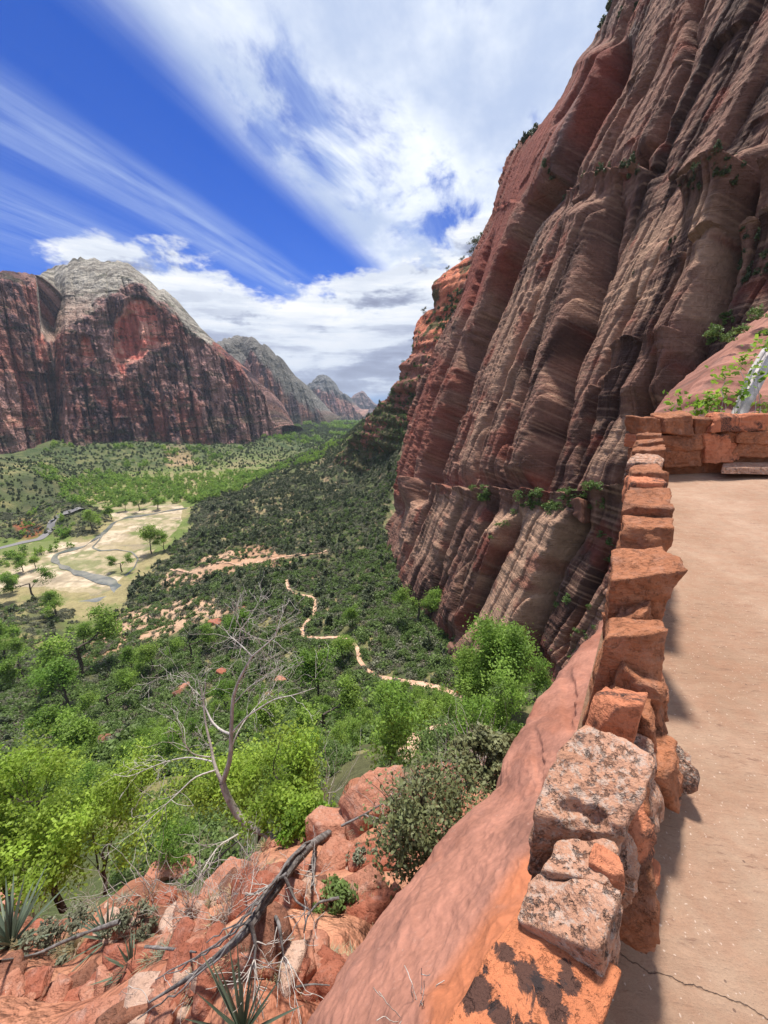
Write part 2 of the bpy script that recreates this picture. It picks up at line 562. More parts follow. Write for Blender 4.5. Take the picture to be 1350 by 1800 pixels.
def terrain_z(x, y, rough=True):
    r = np.hypot(x, y) + 1e-6
    z = TR(np.stack([np.arctan2(x, y) * 2.2, np.log(np.maximum(r, .6))], -1)) * r
    far = sst(r, 1300, 1700)
    z = z * (1 - far) - 150 * far
    fl = z + 150                                     # height above the river flat
    sp = 2.0 * np.log1p(np.exp(np.clip((fl - 3) / 2.0, -30, 20))) + 3 * sst(fl, 3, 16)
    z = np.where(fl < 16, -150 + sp, z)
    z = z + np.interp(r, [1300, 2000, 2500, 4300, 6600, 9000], [0, -4, -12, -118, -225, -320])
    if rough:
        P = np.stack([x, y, z], -1)
        up = sst(fl, 1.5, 9)
        px, py, _ = proj(P)
        tr = sst(seg_dist(px, py, TRAIL), 3, 16)
        a_ = np.clip(r * .022, .03, 5.0)
        near = 1 - sst(r, 9, 14)
        n1 = fbm(P * [1, 1, .2], .035, 4, 3) * np.clip(r * .02, 0, 7) * sst(r, 20, 80) * (.3 + .7 * tr)
        n2 = fbm(P, .9, 4, 5) * .22 * near + ridged(P, .35, 2, 9) * .16 * near
        n3 = fbm(P, .16, 3, 8) * 1.6 * (1 - near) * tr
        z = z + (n1 + n3) * up + n2
    return z


GROUND_CACHE = {}


def hit(px, py, rough=True, lo=1.5, hi=3000):
    """where the view ray through photo pixels first meets the terrain (vectorised)"""
    D = ray(px, py).reshape(-1, 3)
    n = len(D)
    ts = np.exp(np.linspace(math.log(lo), math.log(hi), 420))
    done = np.zeros(n, bool)
    a = np.full(n, lo)
    b = np.full(n, hi)
    prev = ts[0]
    for t in ts[1:]:
        idx = np.where(~done)[0]
        if not len(idx):
            break
        Q = D[idx] * t
        below = Q[:, 2] < terrain_z(Q[:, 0], Q[:, 1], False)
        k_ = idx[below]
        a[k_] = prev
        b[k_] = t
        done[k_] = True
        prev = t
    for _ in range(12):
        mdl = (a + b) / 2
        Q = D * mdl[:, None]
        below = Q[:, 2] < terrain_z(Q[:, 0], Q[:, 1], False)
        b = np.where(below, mdl, b)
        a = np.where(below, a, mdl)
    Q = D * a[:, None]
    if rough:
        Q[:, 2] = terrain_z(Q[:, 0], Q[:, 1])
    return Q.reshape(np.shape(px) + (3,)) if np.shape(px) else Q[0]


C_SOIL = lin(196, 160, 132)
C_RED = lin(172, 132, 104)
C_DRY = lin(136, 128, 86)
C_SCRUB = lin(80, 88, 54)
C_DARK = lin(58, 66, 44)
C_GRASS = lin(120, 145, 65)
JUNIPER_Z = [(320, 960), (330, 930), (400, 870), (520, 814), (600, 768), (655, 690), (720, 680), (760, 900), (690, 1010), (640, 1090), (560, 1100), (440, 1060), (330, 1090), (200, 1100), (130, 1095), (200, 1045), (260, 1000)]
BARE = [([(330, 1000), (395, 965), (480, 960), (520, 990), (470, 1005), (400, 1010), (345, 1025), (290, 1050), (280, 1010)], 10),
        ([(150, 1110), (260, 1060), (370, 1050), (420, 1080), (330, 1100), (200, 1150), (130, 1190)], 12),
        ([(290, 790), (312, 772), (330, 790), (350, 820), (390, 835), (330, 842), (300, 830)], 6)]


def build_terrain():
    nt, nr = 540, 700
    th = np.linspace(R(-72), R(64), nt)
    L = np.linspace(math.log(.7), math.log(9000), nr)
    # finer rings where the near ledge and the middle slope are seen
    T, LR = np.meshgrid(th, L)
    r = np.exp(LR)
    x, y = r * np.sin(T), r * np.cos(T)
    z = terrain_z(x, y)
    P = np.stack([x, y, z], -1)
    px, py, d = proj(P)
    n = fbm(P, 1 / 14, 4, 21)
    n2 = fbm(P, 1 / 55, 3, 22)
    nn = fbm(P, .8, 4, 23)
    col = lerp(C_SCRUB, C_DRY, sst(n, -.1, .3))
    col = lerp(col, C_DARK, sst(n2 + n * .5, .0, .35) * .7)
    wx, wy = px + n * 22, py + n * 12
    jz = soft_poly(wx, wy, JUNIPER_Z, 14)
    col = lerp(col, lerp(C_SCRUB, C_SOIL * .8, sst(nn + n, .1, .6)), jz * .5)
    for poly, w_ in BARE:
        b = soft_poly(wx, wy, poly, w_)
        col = lerp(col, lerp(C_SOIL, C_RED, sst(n2, -.2, .4)), sst(b, .25, .7) * .9)
    flat = 1 - sst(z + 150, 1.5, 7)
    fr = flat * sst(r, 250, 330) * (1 - sst(r, 900, 1500))
    col = lerp(col, lerp(lin(146, 134, 96), lin(98, 112, 56), sst(n + n2, -.3, .3)), fr)
    farf = sst(r, 700, 1300)
    col = lerp(col, lerp(lin(58, 74, 44), lin(92, 100, 62), sst(n2 + n, -.2, .4)), farf * .8)
    near = 1 - sst(r, 12, 18)
    rock = lerp(lerp(lin(150, 98, 76), lin(182, 132, 104), sst(nn, -.2, .5)), lin(112, 76, 60), sst(n + nn * .5, .0, .5) * .6)
    col = lerp(col, rock, near)
    red = soft_poly(wx, wy, [(30, 925), (50, 915), (78, 928), (62, 945), (38, 944)], 4)
    col = lerp(col, lin(140, 70, 50), red * .8)
    o = sheet('terrain', P, col, M_TERR, flip=True)
    tag(o, kind='structure')
    return o


def flat_from_px(px, py, z):
    d = ray(px, py)
    return d * (z / d[..., 2])[..., None]


def resample(pts, n):
    pts = np.asarray(pts, float)
    s = np.r_[0, np.cumsum(np.hypot(*np.diff(pts, axis=0).T[:2]))]
    t = np.linspace(0, s[-1], n)
    return np.stack([np.interp(t, s, pts[:, i]) for i in range(pts.shape[1])], -1)


def smooth_line(P, it=3):
    P = P.copy()
    for _ in range(it):
        P[1:-1] = (P[:-2] + 2 * P[1:-1] + P[2:]) / 4
    return P


def strip(name, pts, width, mat, lift, n=160, m=5, flatz=None, wob=.15, vary=None, seed=3):
    q = resample(pts, n)
    W = flat_from_px(q[:, 0], q[:, 1], flatz) if flatz is not None else hit(q[:, 0], q[:, 1])
    W = smooth_line(W, 4)
    t = np.gradient(W[:, :2], axis=0)
    t /= np.linalg.norm(t, axis=1)[:, None] + 1e-9
    nrm = np.stack([-t[:, 1], t[:, 0]], -1)
    wd = width * (1 + wob * vn(W * [1, 1, 0], .06, seed) * 2)
    if vary is not None:
        wd = wd * np.interp(np.linspace(0, 1, n), *vary)
    s = np.linspace(-.5, .5, m)
    XY = W[:, None, :2] + nrm[:, None] * (s[None, :, None] * wd[:, None, None])
    if flatz is not None:
        Z = np.full(XY.shape[:2], flatz)
    else:
        Z = terrain_z(XY[..., 0], XY[..., 1])
        Z = np.maximum(Z, np.median(Z, axis=1)[:, None] - .3) + lift
    P = np.concatenate([XY, Z[..., None]], -1)
    o = link(name, mesh_from(name, P, grid_faces(n, m), mat))
    return o


# ================================================================== mountains
def mountain(name, sil, base, dep, cap, kc, kt, x0, x1, nx, ny, rib, jag, colfn, mat, alt=(), drop=25, seed=1, arch=()):
    """a rock massif: foot line, skyline and cap line given as the photo shows them, set back in true depth,
    and closed with a slope behind the skyline"""
    X = np.linspace(x0, x1, nx)
    sy = np.interp(X, *zip(*sil))
    by = np.interp(X, *zip(*base)) + drop
    cy = np.interp(X, *zip(*cap))
    q = np.stack([X * .1, X * 0, X * 0], -1)
    sy = sy + jag * fbm(q, .9, 5, seed, .6)
    D = np.interp(X, *zip(*dep))
    t = np.linspace(0, 1, ny)
    PX = np.tile(X, (ny, 1))
    PY = by + (sy - by) * t[:, None]
    d = np.zeros((ny, nx))
    d[0] = D
    w = ray(PX, PY)[..., 2]
    for i in range(1, ny):
        above = sst(cy + 6 - PY[i], 0, 14)
        tt = sst(np.full(nx, t[i]), .9, 1.0)
        k_ = kc * (1 - above) + kt * above + tt * .9
        k_ = np.minimum(k_, .8 / np.maximum(w[i], .02))
        d[i] = d[i - 1] * (1 - k_ * w[i - 1]) / np.maximum(1 - k_ * w[i], .1)
    P = ray(PX, PY) * d[..., None]
    # ribs and flutes
    Pn = P.copy()
    Pn[..., 2] *= .10
    am = 1 - sst(cy - PY, -6, 30) * .65
    fade = (1 - sst(np.tile(t[:, None], (1, nx)), .93, 1.0) * .8)
    rr = ridged(Pn, 1 / (rib * 5.5), 3, seed + 5, .55)
    rr2 = ridged(Pn, 1 / (rib * 1.6), 3, seed + 8, .55)
    cr = fbm(P, 1 / (rib * 1.3), 4, seed + 11, .6)
    lay = np.tanh(vn(P * [.1, .1, 1], 1 / (rib * .9), seed + 31) * 3)
    rr3 = ridged(Pn * [1, 1, 2], 1 / (rib * .55), 3, seed + 9, .6)
    disp = (rr * rib * .9 + rr2 * rib * .55 + rr3 * rib * .2) * am + cr * rib * .38 + lay * rib * .14
    def cols(wd, ht, sd, amp, gr):
        q = (P[..., 0] + P[..., 1] * .6 + 6 * rib * .1 * fbm(P * [1, 1, .2], 1 / (rib * 3), 3, sd)) / wd
        i = np.floor(q)
        fr = q - i
        i = i.astype(np.int64)
        j = np.floor(P[..., 2] / ht + _h(i, i * 0, i * 0, sd) * 3).astype(np.int64)
        return amp * (_h(i, j, i * 0, sd + 1) - .5) - gr * np.exp(-np.minimum(fr, 1 - fr) / .07)
    disp = disp + am * (cols(rib * 3.2, rib * 14, 3 + seed, rib * 1.1, rib * .9) + cols(rib * 1.2, rib * 6, 5 + seed, rib * .5, rib * .45))
    if arch:
        for poly, dp in arch:
            disp = disp - dp * soft_poly(PX, PY, poly, 3)
    disp = disp * fade
    n_ = ray(PX, PY) * [1, 1, 0]
    n_ = n_ / np.linalg.norm(n_, axis=-1)[..., None]
    P = P - n_ * disp[..., None]
    px, py, _ = proj(P)
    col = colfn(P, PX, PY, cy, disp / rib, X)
    # back slope
    nb = 14
    B = []
    top = P[-1]
    for i in range(1, nb + 1):
        f = i / nb
        B.append(top + np.stack([0 * X, f * D * .35, -f * f * (top[:, 2] + 170)], -1) + fbm(top + f * 50, 1 / rib, 3, seed)[:, None] * [0, 0, rib * .3])
    P = np.concatenate([P, np.array(B)], 0)
    col = np.concatenate([col, np.repeat(col[-1:], nb, 0)], 0)
    o = sheet(name, P, col, mat)
    tag(o, kind='structure')
    return o, P[:-nb], PX, PY


def streaks(P, s, seed):
    return fbm(P * [1, 1, .06], s, 4, seed, .6)


def col_m1(P, PX, PY, cy, dn, X):
    n = fbm(P, 1 / 60, 5, 41, .6)
    st = streaks(P, 1 / 22, 42)
    st2 = streaks(P, 1 / 70, 43)
    red = lin(196, 122, 108)
    col = lerp(lin(206, 158, 148), lin(98, 76, 82), sst(st * .9 + st2 * .8 + .5 * streaks(P, 1 / 9, 49), -.18, .22))
    col = lerp(col, red, sst(st2 - st * .6 + n * .4, .08, .42) * .8)
    col = lerp(col, lin(176, 128, 108), sst(fbm(P * [.2, .2, 1], 1 / 18, 4, 47), .12, .4) * .45)
    # pale cap
    wob = n * 26 + st * 8
    cap = sst(cy - PY + wob, -4, 10)
    wht = lerp(lin(212, 202, 186), lin(154, 144, 132), sst(fbm(P, 1 / 25, 5, 44, .65), -.1, .25))
    pink = sst(PX, 60, 95) * (1 - sst(PX, 140, 200)) * sst(PY, 500, 560)
    wht = lerp(wht, lin(224, 180, 160), np.clip(pink, 0, 1) * .7)
    col = lerp(col, wht, cap)
    # the great arch and the smaller hollow, fresh red rock painted brighter as sunlit
    jx, jy = PX + n * 12 + st * 4, PY + n * 10
    arch = soft_poly(jx, jy, [(200, 585), (206, 560), (220, 530), (236, 522), (256, 528), (274, 545), (280, 575), (292, 596), (300, 607), (280, 612), (262, 614), (244, 632), (222, 640), (213, 662), (205, 640), (196, 610)], 3)
    inner = soft_poly(jx, jy, [(208, 590), (212, 560), (222, 545), (234, 548), (246, 570), (248, 600), (240, 622), (222, 630)], 2)
    ar2 = soft_poly(jx, jy, [(140, 600), (146, 588), (156, 594), (160, 612), (168, 628), (160, 640), (146, 638), (140, 622)], 3)
    ar3 = soft_poly(jx, jy, [(60, 580), (72, 585), (86, 630), (82, 650), (68, 630)], 4) + soft_poly(jx, jy, [(8, 732), (40, 730), (44, 750), (6, 756)], 4)
    rc = lerp(lin(224, 132, 114), lin(232, 168, 146), sst(fbm(P * [.3, .3, 1], 1 / 14, 4, 46), -.2, .3))
    col = lerp(col, rc * 1.75, np.clip(arch + ar2 + ar3 * .8, 0, 1) * .97)
    col = lerp(col, lin(222, 116, 100), inner * .75)
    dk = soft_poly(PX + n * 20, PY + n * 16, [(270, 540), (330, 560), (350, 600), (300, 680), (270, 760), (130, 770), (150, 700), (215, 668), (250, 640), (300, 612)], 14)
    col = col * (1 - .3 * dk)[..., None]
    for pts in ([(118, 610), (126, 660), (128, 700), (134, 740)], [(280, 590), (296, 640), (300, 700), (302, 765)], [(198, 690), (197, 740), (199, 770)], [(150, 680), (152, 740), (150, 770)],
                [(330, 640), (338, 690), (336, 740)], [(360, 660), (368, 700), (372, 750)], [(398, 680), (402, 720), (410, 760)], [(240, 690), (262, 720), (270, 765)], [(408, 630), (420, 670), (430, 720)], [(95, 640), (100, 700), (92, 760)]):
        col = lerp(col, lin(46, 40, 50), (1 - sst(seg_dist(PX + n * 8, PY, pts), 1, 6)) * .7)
    hl = sst(streaks(P, 1 / 12, 52), .12, .4) * sst(PY, 600, 640)
    col = lerp(col, lin(206, 150, 132), hl * .6)
    # scrub on the ledges
    led = sst(fbm(P * [.35, .35, 1], 1 / 12, 4, 48) + sst(PY, 690, 760) * .18, .27, .36)
    return lerp(col, lin(78, 82, 58), led * .6)


def col_far(c1, c2, c3, capc, seed, gb=745):
    def f(P, PX, PY, cy, dn, X):
        n = fbm(P, 1 / 90, 5, seed, .6)
        st = streaks(P, 1 / 50, seed + 1)
        col = lerp(lerp(c1, c2, sst(st, -.25, .25)), c3, sst(n, .05, .35) * .7)
        cap = sst(cy - PY + n * 20, -4, 10)
        col = lerp(col, lerp(capc, capc * .7, sst(n + st * .4, -.1, .3)), cap)
        return lerp(col, lin(84, 92, 62), sst(PY - 12 * n, gb - 22, gb - 4) * .7)
    return f


def build_mountains():
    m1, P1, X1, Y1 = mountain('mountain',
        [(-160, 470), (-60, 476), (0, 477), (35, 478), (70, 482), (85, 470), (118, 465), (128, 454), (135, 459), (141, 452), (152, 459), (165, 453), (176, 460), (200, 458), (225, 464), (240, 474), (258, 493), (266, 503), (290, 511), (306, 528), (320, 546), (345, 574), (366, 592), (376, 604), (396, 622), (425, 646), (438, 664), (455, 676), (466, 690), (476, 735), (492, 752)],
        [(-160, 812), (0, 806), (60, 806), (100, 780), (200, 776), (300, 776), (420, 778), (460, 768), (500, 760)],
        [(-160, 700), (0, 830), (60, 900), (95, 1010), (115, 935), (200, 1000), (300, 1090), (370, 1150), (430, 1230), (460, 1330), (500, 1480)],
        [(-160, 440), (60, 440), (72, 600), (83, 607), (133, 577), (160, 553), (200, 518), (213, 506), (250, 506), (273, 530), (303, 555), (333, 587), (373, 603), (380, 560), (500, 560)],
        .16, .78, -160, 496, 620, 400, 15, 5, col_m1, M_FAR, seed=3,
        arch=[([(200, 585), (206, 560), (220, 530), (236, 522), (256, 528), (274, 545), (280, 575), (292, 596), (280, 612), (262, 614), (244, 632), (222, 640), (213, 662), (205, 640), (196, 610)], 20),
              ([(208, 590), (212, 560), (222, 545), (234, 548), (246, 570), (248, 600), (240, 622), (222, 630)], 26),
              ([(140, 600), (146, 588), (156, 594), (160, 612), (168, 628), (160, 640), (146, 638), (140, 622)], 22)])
    col_m2 = col_far(lin(196, 140, 128), lin(112, 90, 96), lin(222, 160, 136), lin(156, 150, 142), 61)  # rock colours of the second massif
    mountain('mountain',
        [(350, 600), (380, 600), (395, 597), (412, 589), (425, 587), (440, 590), (452, 600), (464, 606), (480, 622), (492, 632), (515, 660), (535, 680), (552, 702), (562, 722), (578, 750)],
        [(350, 760), (470, 752), (540, 748), (580, 745)],
        [(350, 1900), (420, 2000), (460, 1850), (480, 1950), (580, 2900)],
        [(350, 620), (400, 640), (425, 650), (440, 620), (470, 650), (500, 690), (580, 745)],
        .25, .7, 350, 580, 240, 220, 26, 7, col_m2, M_FAR, seed=13, drop=8)
    mountain('mountain',
        [(500, 690), (530, 685), (540, 676), (548, 672), (556, 662), (563, 658), (575, 660), (584, 668), (590, 682), (600, 692), (610, 694), (620, 712), (640, 735)],
        [(500, 744), (640, 741)], [(500, 4300), (570, 4000), (640, 4600)],
        [(500, 690), (550, 688), (563, 690), (590, 694), (640, 720)],
        .35, .6, 500, 640, 150, 150, 42, 5, col_far(lin(204, 146, 134), lin(132, 104, 110), lin(226, 174, 150), lin(140, 138, 136), 71, 742), M_FAR, seed=17, drop=6)
    mountain('mountain',
        [(560, 705), (597, 700), (607, 696), (618, 699), (630, 690), (636, 688), (645, 696), (655, 706), (670, 716), (720, 735)],
        [(560, 738), (720, 738)], [(560, 6600), (720, 6600)], [(560, 600), (720, 600)],
        .4, .6, 560, 720, 130, 90, 60, 4, col_far(lin(160, 132, 128), lin(132, 112, 112), lin(180, 150, 140), lin(150, 145, 138), 81, 742), M_FAR, seed=19, drop=5)
    return (P1, X1, Y1)


# ================================================================== the big cliff on the right
CN = np.array([-.922, -.133, .366])
CN = CN / np.linalg.norm(CN)
CD = -66.8


def cliff_depth(px, py):
    return CD / np.minimum((ray(px, py) @ CN), -.12)


EDGE = [(-420, 1290), (-300, 1232), (-120, 1140), (0, 1082), (40, 1060), (62, 1042), (110, 1008), (160, 985), (205, 952), (232, 925), (250, 905), (280, 888), (340, 870), (375, 862),
        (400, 850), (433, 834), (474, 824), (505, 818), (532, 809), (569, 785), (614, 764), (651, 749), (688, 733), (730, 716), (783, 711), (830, 702), (878, 690), (944, 672), (975, 664), (1010, 668), (1100, 700), (1250, 720)]
STEPS = [  # list of (y, x), height m, width px, groove m
    ([(60, 1100), (150, 1067), (230, 1028), (311, 989), (367, 944), (444, 911), (528, 867), (622, 822), (690, 803), (760, 775), (830, 748), (900, 730)], 15, 85, 7),
    ([(400, 872), (470, 852), (560, 822), (640, 790), (720, 760), (800, 735), (870, 712)], 7, 28, 3),
    ([(340, 1088), (422, 1061), (500, 1040), (578, 1022), (667, 989), (711, 985), (760, 970), (822, 955), (870, 940)], 12, 62, 6),
    ([(380, 1010), (440, 985), (520, 958), (600, 925), (660, 897), (720, 875), (800, 850), (860, 832)], 8, 40, 4),
    ([(560, 980), (640, 950), (720, 925), (800, 900), (855, 888)], 5, 22, 2.5),
    ([(-300, 1300), (-100, 1250), (0, 1228), (111, 1205), (250, 1155), (289, 1122), (330, 1098)], 8, 75, 4),
    ([(-200, 1390), (0, 1330), (120, 1275), (220, 1220), (300, 1180)], 5, 55, 2),
    ([(250, 1390), (330, 1345), (400, 1305), (444, 1283), (500, 1262), (555, 1244), (610, 1222), (667, 1205), (735, 1178)], 8, 60, 7),
    ([(470, 1130), (500, 1117), (600, 1078), (667, 1055), (760, 1020), (850, 1000)], 4, 45, 2),
    ([(620, 1190), (700, 1150), (760, 1120), (860, 1085)], 4, 30, 3),
    ([(850, 775), (930, 735), (1010, 700)], 6, 28, 3),
    ([(860, 828), (920, 800), (1000, 770), (1070, 750)], 6, 32, 3),
    ([(880, 878), (950, 850), (1020, 825), (1100, 805)], 5, 32, 3),
    ([(890, 930), (960, 900), (1020, 865), (1078, 835), (1130, 815)], 7, 42, 5),
    ([(880, 1062), (933, 1030), (1000, 985), (1060, 962), (1133, 933), (1200, 910)], 8, 55, 6),
    ([(950, 1078), (1030, 1045), (1100, 1010), (1180, 975)], 5, 30, 3),
    ([(-50, 1130), (60, 1085), (130, 1050), (200, 1010), (250, 985)], 5, 45, 2),
    ([(40, 1190), (120, 1150), (200, 1105), (280, 1070), (330, 1040)], 4, 38, 2),
]
LEDGES = [  # list of (x, y), height, decay px down
    ([(700, 842), (760, 850), (840, 862), (900, 862), (960, 872), (1030, 876), (1110, 868), (1200, 860)], 7, 45),
    ([(985, 350), (1040, 322), (1100, 305), (1160, 292)], 6, 30),
    ([(1205, 350), (1280, 332), (1350, 315), (1450, 300)], 7, 28),
    ([(860, 366), (900, 364), (945, 367)], 3, 14),
    ([(1060, 618), (1120, 600), (1180, 607), (1240, 590)], 3, 14),
    ([(1020, 690), (1080, 664), (1120, 640)], 2.5, 12),
    ([(1290, 430), (1340, 400), (1420, 370)], 5, 24),
    ([(1160, 470), (1230, 452), (1290, 440)], 1.5, 10),
]


def cliff_disp(PX, PY, P):
    wv = fbm(P, 1 / 12, 3, 101)
    wx = PX + wv * 3 + fbm(P, 1 / 3, 3, 102) * 1.0
    D = np.zeros(PX.shape)
    dark = np.zeros(PX.shape)
    for pts, h, w, g in STEPS:
        big = .78 if g >= 5 else .26
        ys, xs = zip(*pts)
        xc = np.interp(PY, ys, xs)
        fy = sst(PY, ys[0], ys[0] + 60) * (1 - sst(PY, ys[-1] - 45, ys[-1]))
        dl = (xc - wx) * .9                       # + on the far side of the joint
        D += fy * np.where(dl > 0, big * h * np.clip(1 - dl / (2.6 * w), 0, 1) * sst(dl, -1, 2.5), 0)
        D -= fy * g * 1.7 * np.exp(-(np.abs(dl + 3.5) / (3.2 + .35 * g)) ** 1.6)
        D -= fy * g * .5 * np.exp(-np.clip(-dl, 0, 1e3) / 14.0) * (dl < 0)
    wy = PY + wv * 8 + fbm(P, 1 / 3, 3, 103) * 3
    for pts, h, w in LEDGES:
        xs, ys = zip(*pts)
        yc = np.interp(PX, xs, ys)
        fx = sst(PX, xs[0], xs[0] + 30) * (1 - sst(PX, xs[-1] - 30, xs[-1]))
        dd = wy - yc                              # + below the ledge line
        D += fx * np.where(dd > 0, h * np.exp(-dd / w) * sst(dd, -1, 3), -.28 * h * np.exp(dd / (w * .35)))
    return D, wv


CLIFF = {}


def build_cliff():
    ny, nx = 960, 580
    Y = np.linspace(-330, 1290, ny)
    Lx = np.interp(Y, *zip(*EDGE)) + 5 * fbm(np.stack([Y * .04, Y * 0, Y * 0 + 3], -1), 1., 5, 7, .6)
    s = np.linspace(0, 1, nx) ** 1.0
    PX = Lx[:, None] + s * (1560 - Lx[:, None])
    PY = np.tile(Y[:, None], (1, nx))
    d = cliff_depth(PX, PY)
    el = PX - Lx[:, None]
    P0 = ray(PX, PY) * d[..., None]
    D, wv = cliff_disp(PX, PY, P0)
    # direction of the joints on the face
    a = ray(911, 444) * cliff_depth(911, 444)
    b = ray(803, 690) * cliff_depth(803, 690)
    jd = (a - b) / np.linalg.norm(a - b)
    cr = np.cross(CN, jd)
    U = np.stack([P0 @ jd, P0 @ cr, P0 @ CN], -1)
    fl = ridged(U * [.16, 1, 1], 1 / 16, 3, 111, .55)
    fl2 = ridged(U * [.2, 1, 1], 1 / 4.5, 3, 112, .6)
    blk = fbm(P0, 1 / 7, 4, 113, .55)
    # beds: small setbacks that stand one above the other
    wz = P0[..., 2] + 2.2 * fbm(P0, 1 / 25, 2, 114) + .05 * P0[..., 1]
    bed = np.tanh(vn(np.stack([P0[..., 0] * .03, P0[..., 1] * .03, wz * .55], -1), 1., 115) * 3.2) * .16
    bed = bed + np.tanh(vn(np.stack([P0[..., 0] * .05, P0[..., 1] * .05, wz * 1.7], -1), 1., 116) * 3) * .07
    # slabs: joint-bound panels, each with its own height and tilt
    w1 = fbm(P0, 1 / 9, 3, 141) * 1.6

    def panels(wd, ht, seed, amp, gr):
        qx = (U[..., 1] + w1 * wd * .03) / wd
        j = np.floor((P0[..., 2] + 5 * fbm(P0 * [1, 1, 0], 1 / 40, 2, seed) + _h(np.floor(qx).astype(np.int64), 0 * PX.astype(np.int64), 0 * PX.astype(np.int64), seed) * ht) / ht).astype(np.int64)
        i = np.floor(qx).astype(np.int64)
        fr = qx - i
        z0 = np.zeros(i.shape, np.int64)
        a_, b_ = _h(i, j, z0, seed + 1), _h(i, j, z0 + 1, seed + 1)
        dd = np.minimum(fr, 1 - fr) * wd
        return amp * (a_ - .5) + amp * .5 * (b_ - .35) * (fr - .5) - gr * np.exp(-dd / (.025 * wd + .08))
    smooth_z = soft_poly(PX, PY, [(1082, 60), (1090, 130), (985, 315), (945, 365), (905, 455), (860, 545), (800, 560), (835, 440), (865, 360), (890, 280), (960, 200), (1000, 130)], 14)
    smooth_z = np.maximum(smooth_z, .6 * soft_poly(PX, PY, [(870, 910), (1000, 905), (1030, 930), (980, 1000), (930, 1170), (820, 1150), (850, 1060)], 14))
    fl, fl2, blk, bed = [a_ * (1 - .65 * smooth_z) for a_ in (fl, fl2, blk, bed)]
    pn = (1 - .6 * smooth_z) * panels(13, 70, 151, 3.4, 2.6) + (1 - .8 * smooth_z) * (panels(5.2, 34, 161, 1.5, 1.2) + panels(2.1, 16, 171, .45, .25))
    D = D + fl * .15 + fl2 * .12 + blk * .4 + bed + pn
    De = np.array([D[i, el[i] < 45].mean() for i in range(ny)])
    De = np.convolve(np.pad(De, 20, mode='edge'), np.ones(41) / 41, 'valid')
    D = D - (De[:, None] + .5) * np.exp(-el / 80.)
    D = D - 14 * np.exp(-el / 12.0) * (1 - np.exp(-el / 500.))
    P = P0 + CN * D[..., None]
    # turn the far edge away so that the end of the wall is solid
    n_w = 10
    W = []
    for i in range(n_w, 0, -1):
        f = i / n_w
        W.append(P[:, 0] + np.array([26, 34, -3]) * f + np.array([-.5, .8, 0]) * 3 * math.sin(f * 3.1) + CN * fbm(P[:, 0] + f * 9, 1 / 4, 3, 118)[:, None] * 1.2)
    W = np.stack(W, 1)
    # ------------------------------------------------ colours
    n = fbm(P0, 1 / 16, 5, 121, .6)
    st = fbm(U * [.10, 1, 1], 1 / 5, 5, 122, .6)
    st2 = fbm(U * [.10, 1, 1], 1 / 18, 4, 123, .6)
    brown = lin(158, 116, 98)
    tan = lin(214, 172, 142)
    varn = lin(74, 52, 46)
    redc = lin(152, 76, 60)
    col = lerp(brown, varn, sst(st + st2 * .8, -.02, .42) * .85)
    wx, wy = PX + n * 30, PY + n * 25
    tz = np.zeros(PX.shape)
    for poly, w_, am in [([(870, 910), (1000, 905), (1050, 930), (1000, 1000), (960, 1080), (930, 1170), (810, 1150), (840, 1060)], 14, .85),
                         ([(1130, 400), (1300, 380), (1300, 450), (1250, 560), (1120, 560), (1060, 640), (1050, 560)], 26, .75),
                         ([(900, 480), (1000, 430), (1010, 520), (960, 640), (900, 760), (830, 830), (800, 780), (870, 640)], 24, .5),
                         ([(1040, 740), (1120, 730), (1110, 850), (1030, 850)], 10, .6),
                         ([(720, 880), (820, 870), (800, 1000), (700, 990)], 16, .55)]:
        tz = np.maximum(tz, soft_poly(wx, wy, poly, w_) * am)
    col = lerp(col, tan, tz * sst(n + .3 - st * .9, -.1, .35))
    fb = vn(np.stack([P0[..., 0] * .04, P0[..., 1] * .04, wz * 2.3], -1), 1., 127)
    col = lerp(col, tan, sst(fb - st * .5, .25, .6) * .4)
    rz = soft_poly(wx, wy, [(1082, 60), (1090, 130), (985, 315), (945, 365), (905, 455), (860, 545), (800, 560), (835, 440), (865, 360), (890, 280), (960, 200), (1000, 130)], 12)
    col = lerp(col, redc, rz * .85 * sst(st2 + .3, -.3, .2))
    col = lerp(col, redc, sst(fbm(P0, 1 / 10, 4, 125, .6) - n * .3, .16, .42) * .55)
    rb = soft_poly(wx, wy, [(760, 620), (800, 640), (770, 760), (700, 900), (690, 860), (720, 740)], 10)
    col = lerp(col, redc, rb * .6)
    og = soft_poly(wx, wy, [(1180, -20), (1240, -20), (1200, 120), (1130, 210), (1080, 230), (1150, 100)], 10)
    col = lerp(col, lin(176, 98, 66), og * .5 * sst(n, -.2, .3))
    gr = soft_poly(wx, wy, [(1060, 30), (1140, 0), (1100, 90), (1050, 200), (980, 330), (940, 420), (990, 250)], 14)
    col = lerp(col, lin(168, 150, 140), gr * sst(st, -.2, .4) * .7)
    col = col * .75
    cf = np.concatenate([np.repeat(col[:, :1], n_w, 1), col], 1)
    o = sheet('cliff', np.concatenate([W, P], 1), cf, M_CLIFF)
    tag(o, kind='structure')
    CLIFF.update(P=P, PX=PX, PY=PY, Y=Y, L=Lx)
    return o


def on_cliff(px, py):
    Y = CLIFF['Y']
    i = int(np.clip(np.searchsorted(Y, py), 0, len(Y) - 1))
    j = int(np.clip(round((px - CLIFF['L'][i]) / (1560 - CLIFF['L'][i]) * (CLIFF['PX'].shape[1] - 1)), 0, CLIFF['PX'].shape[1] - 1))
    return CLIFF['P'][i, j]


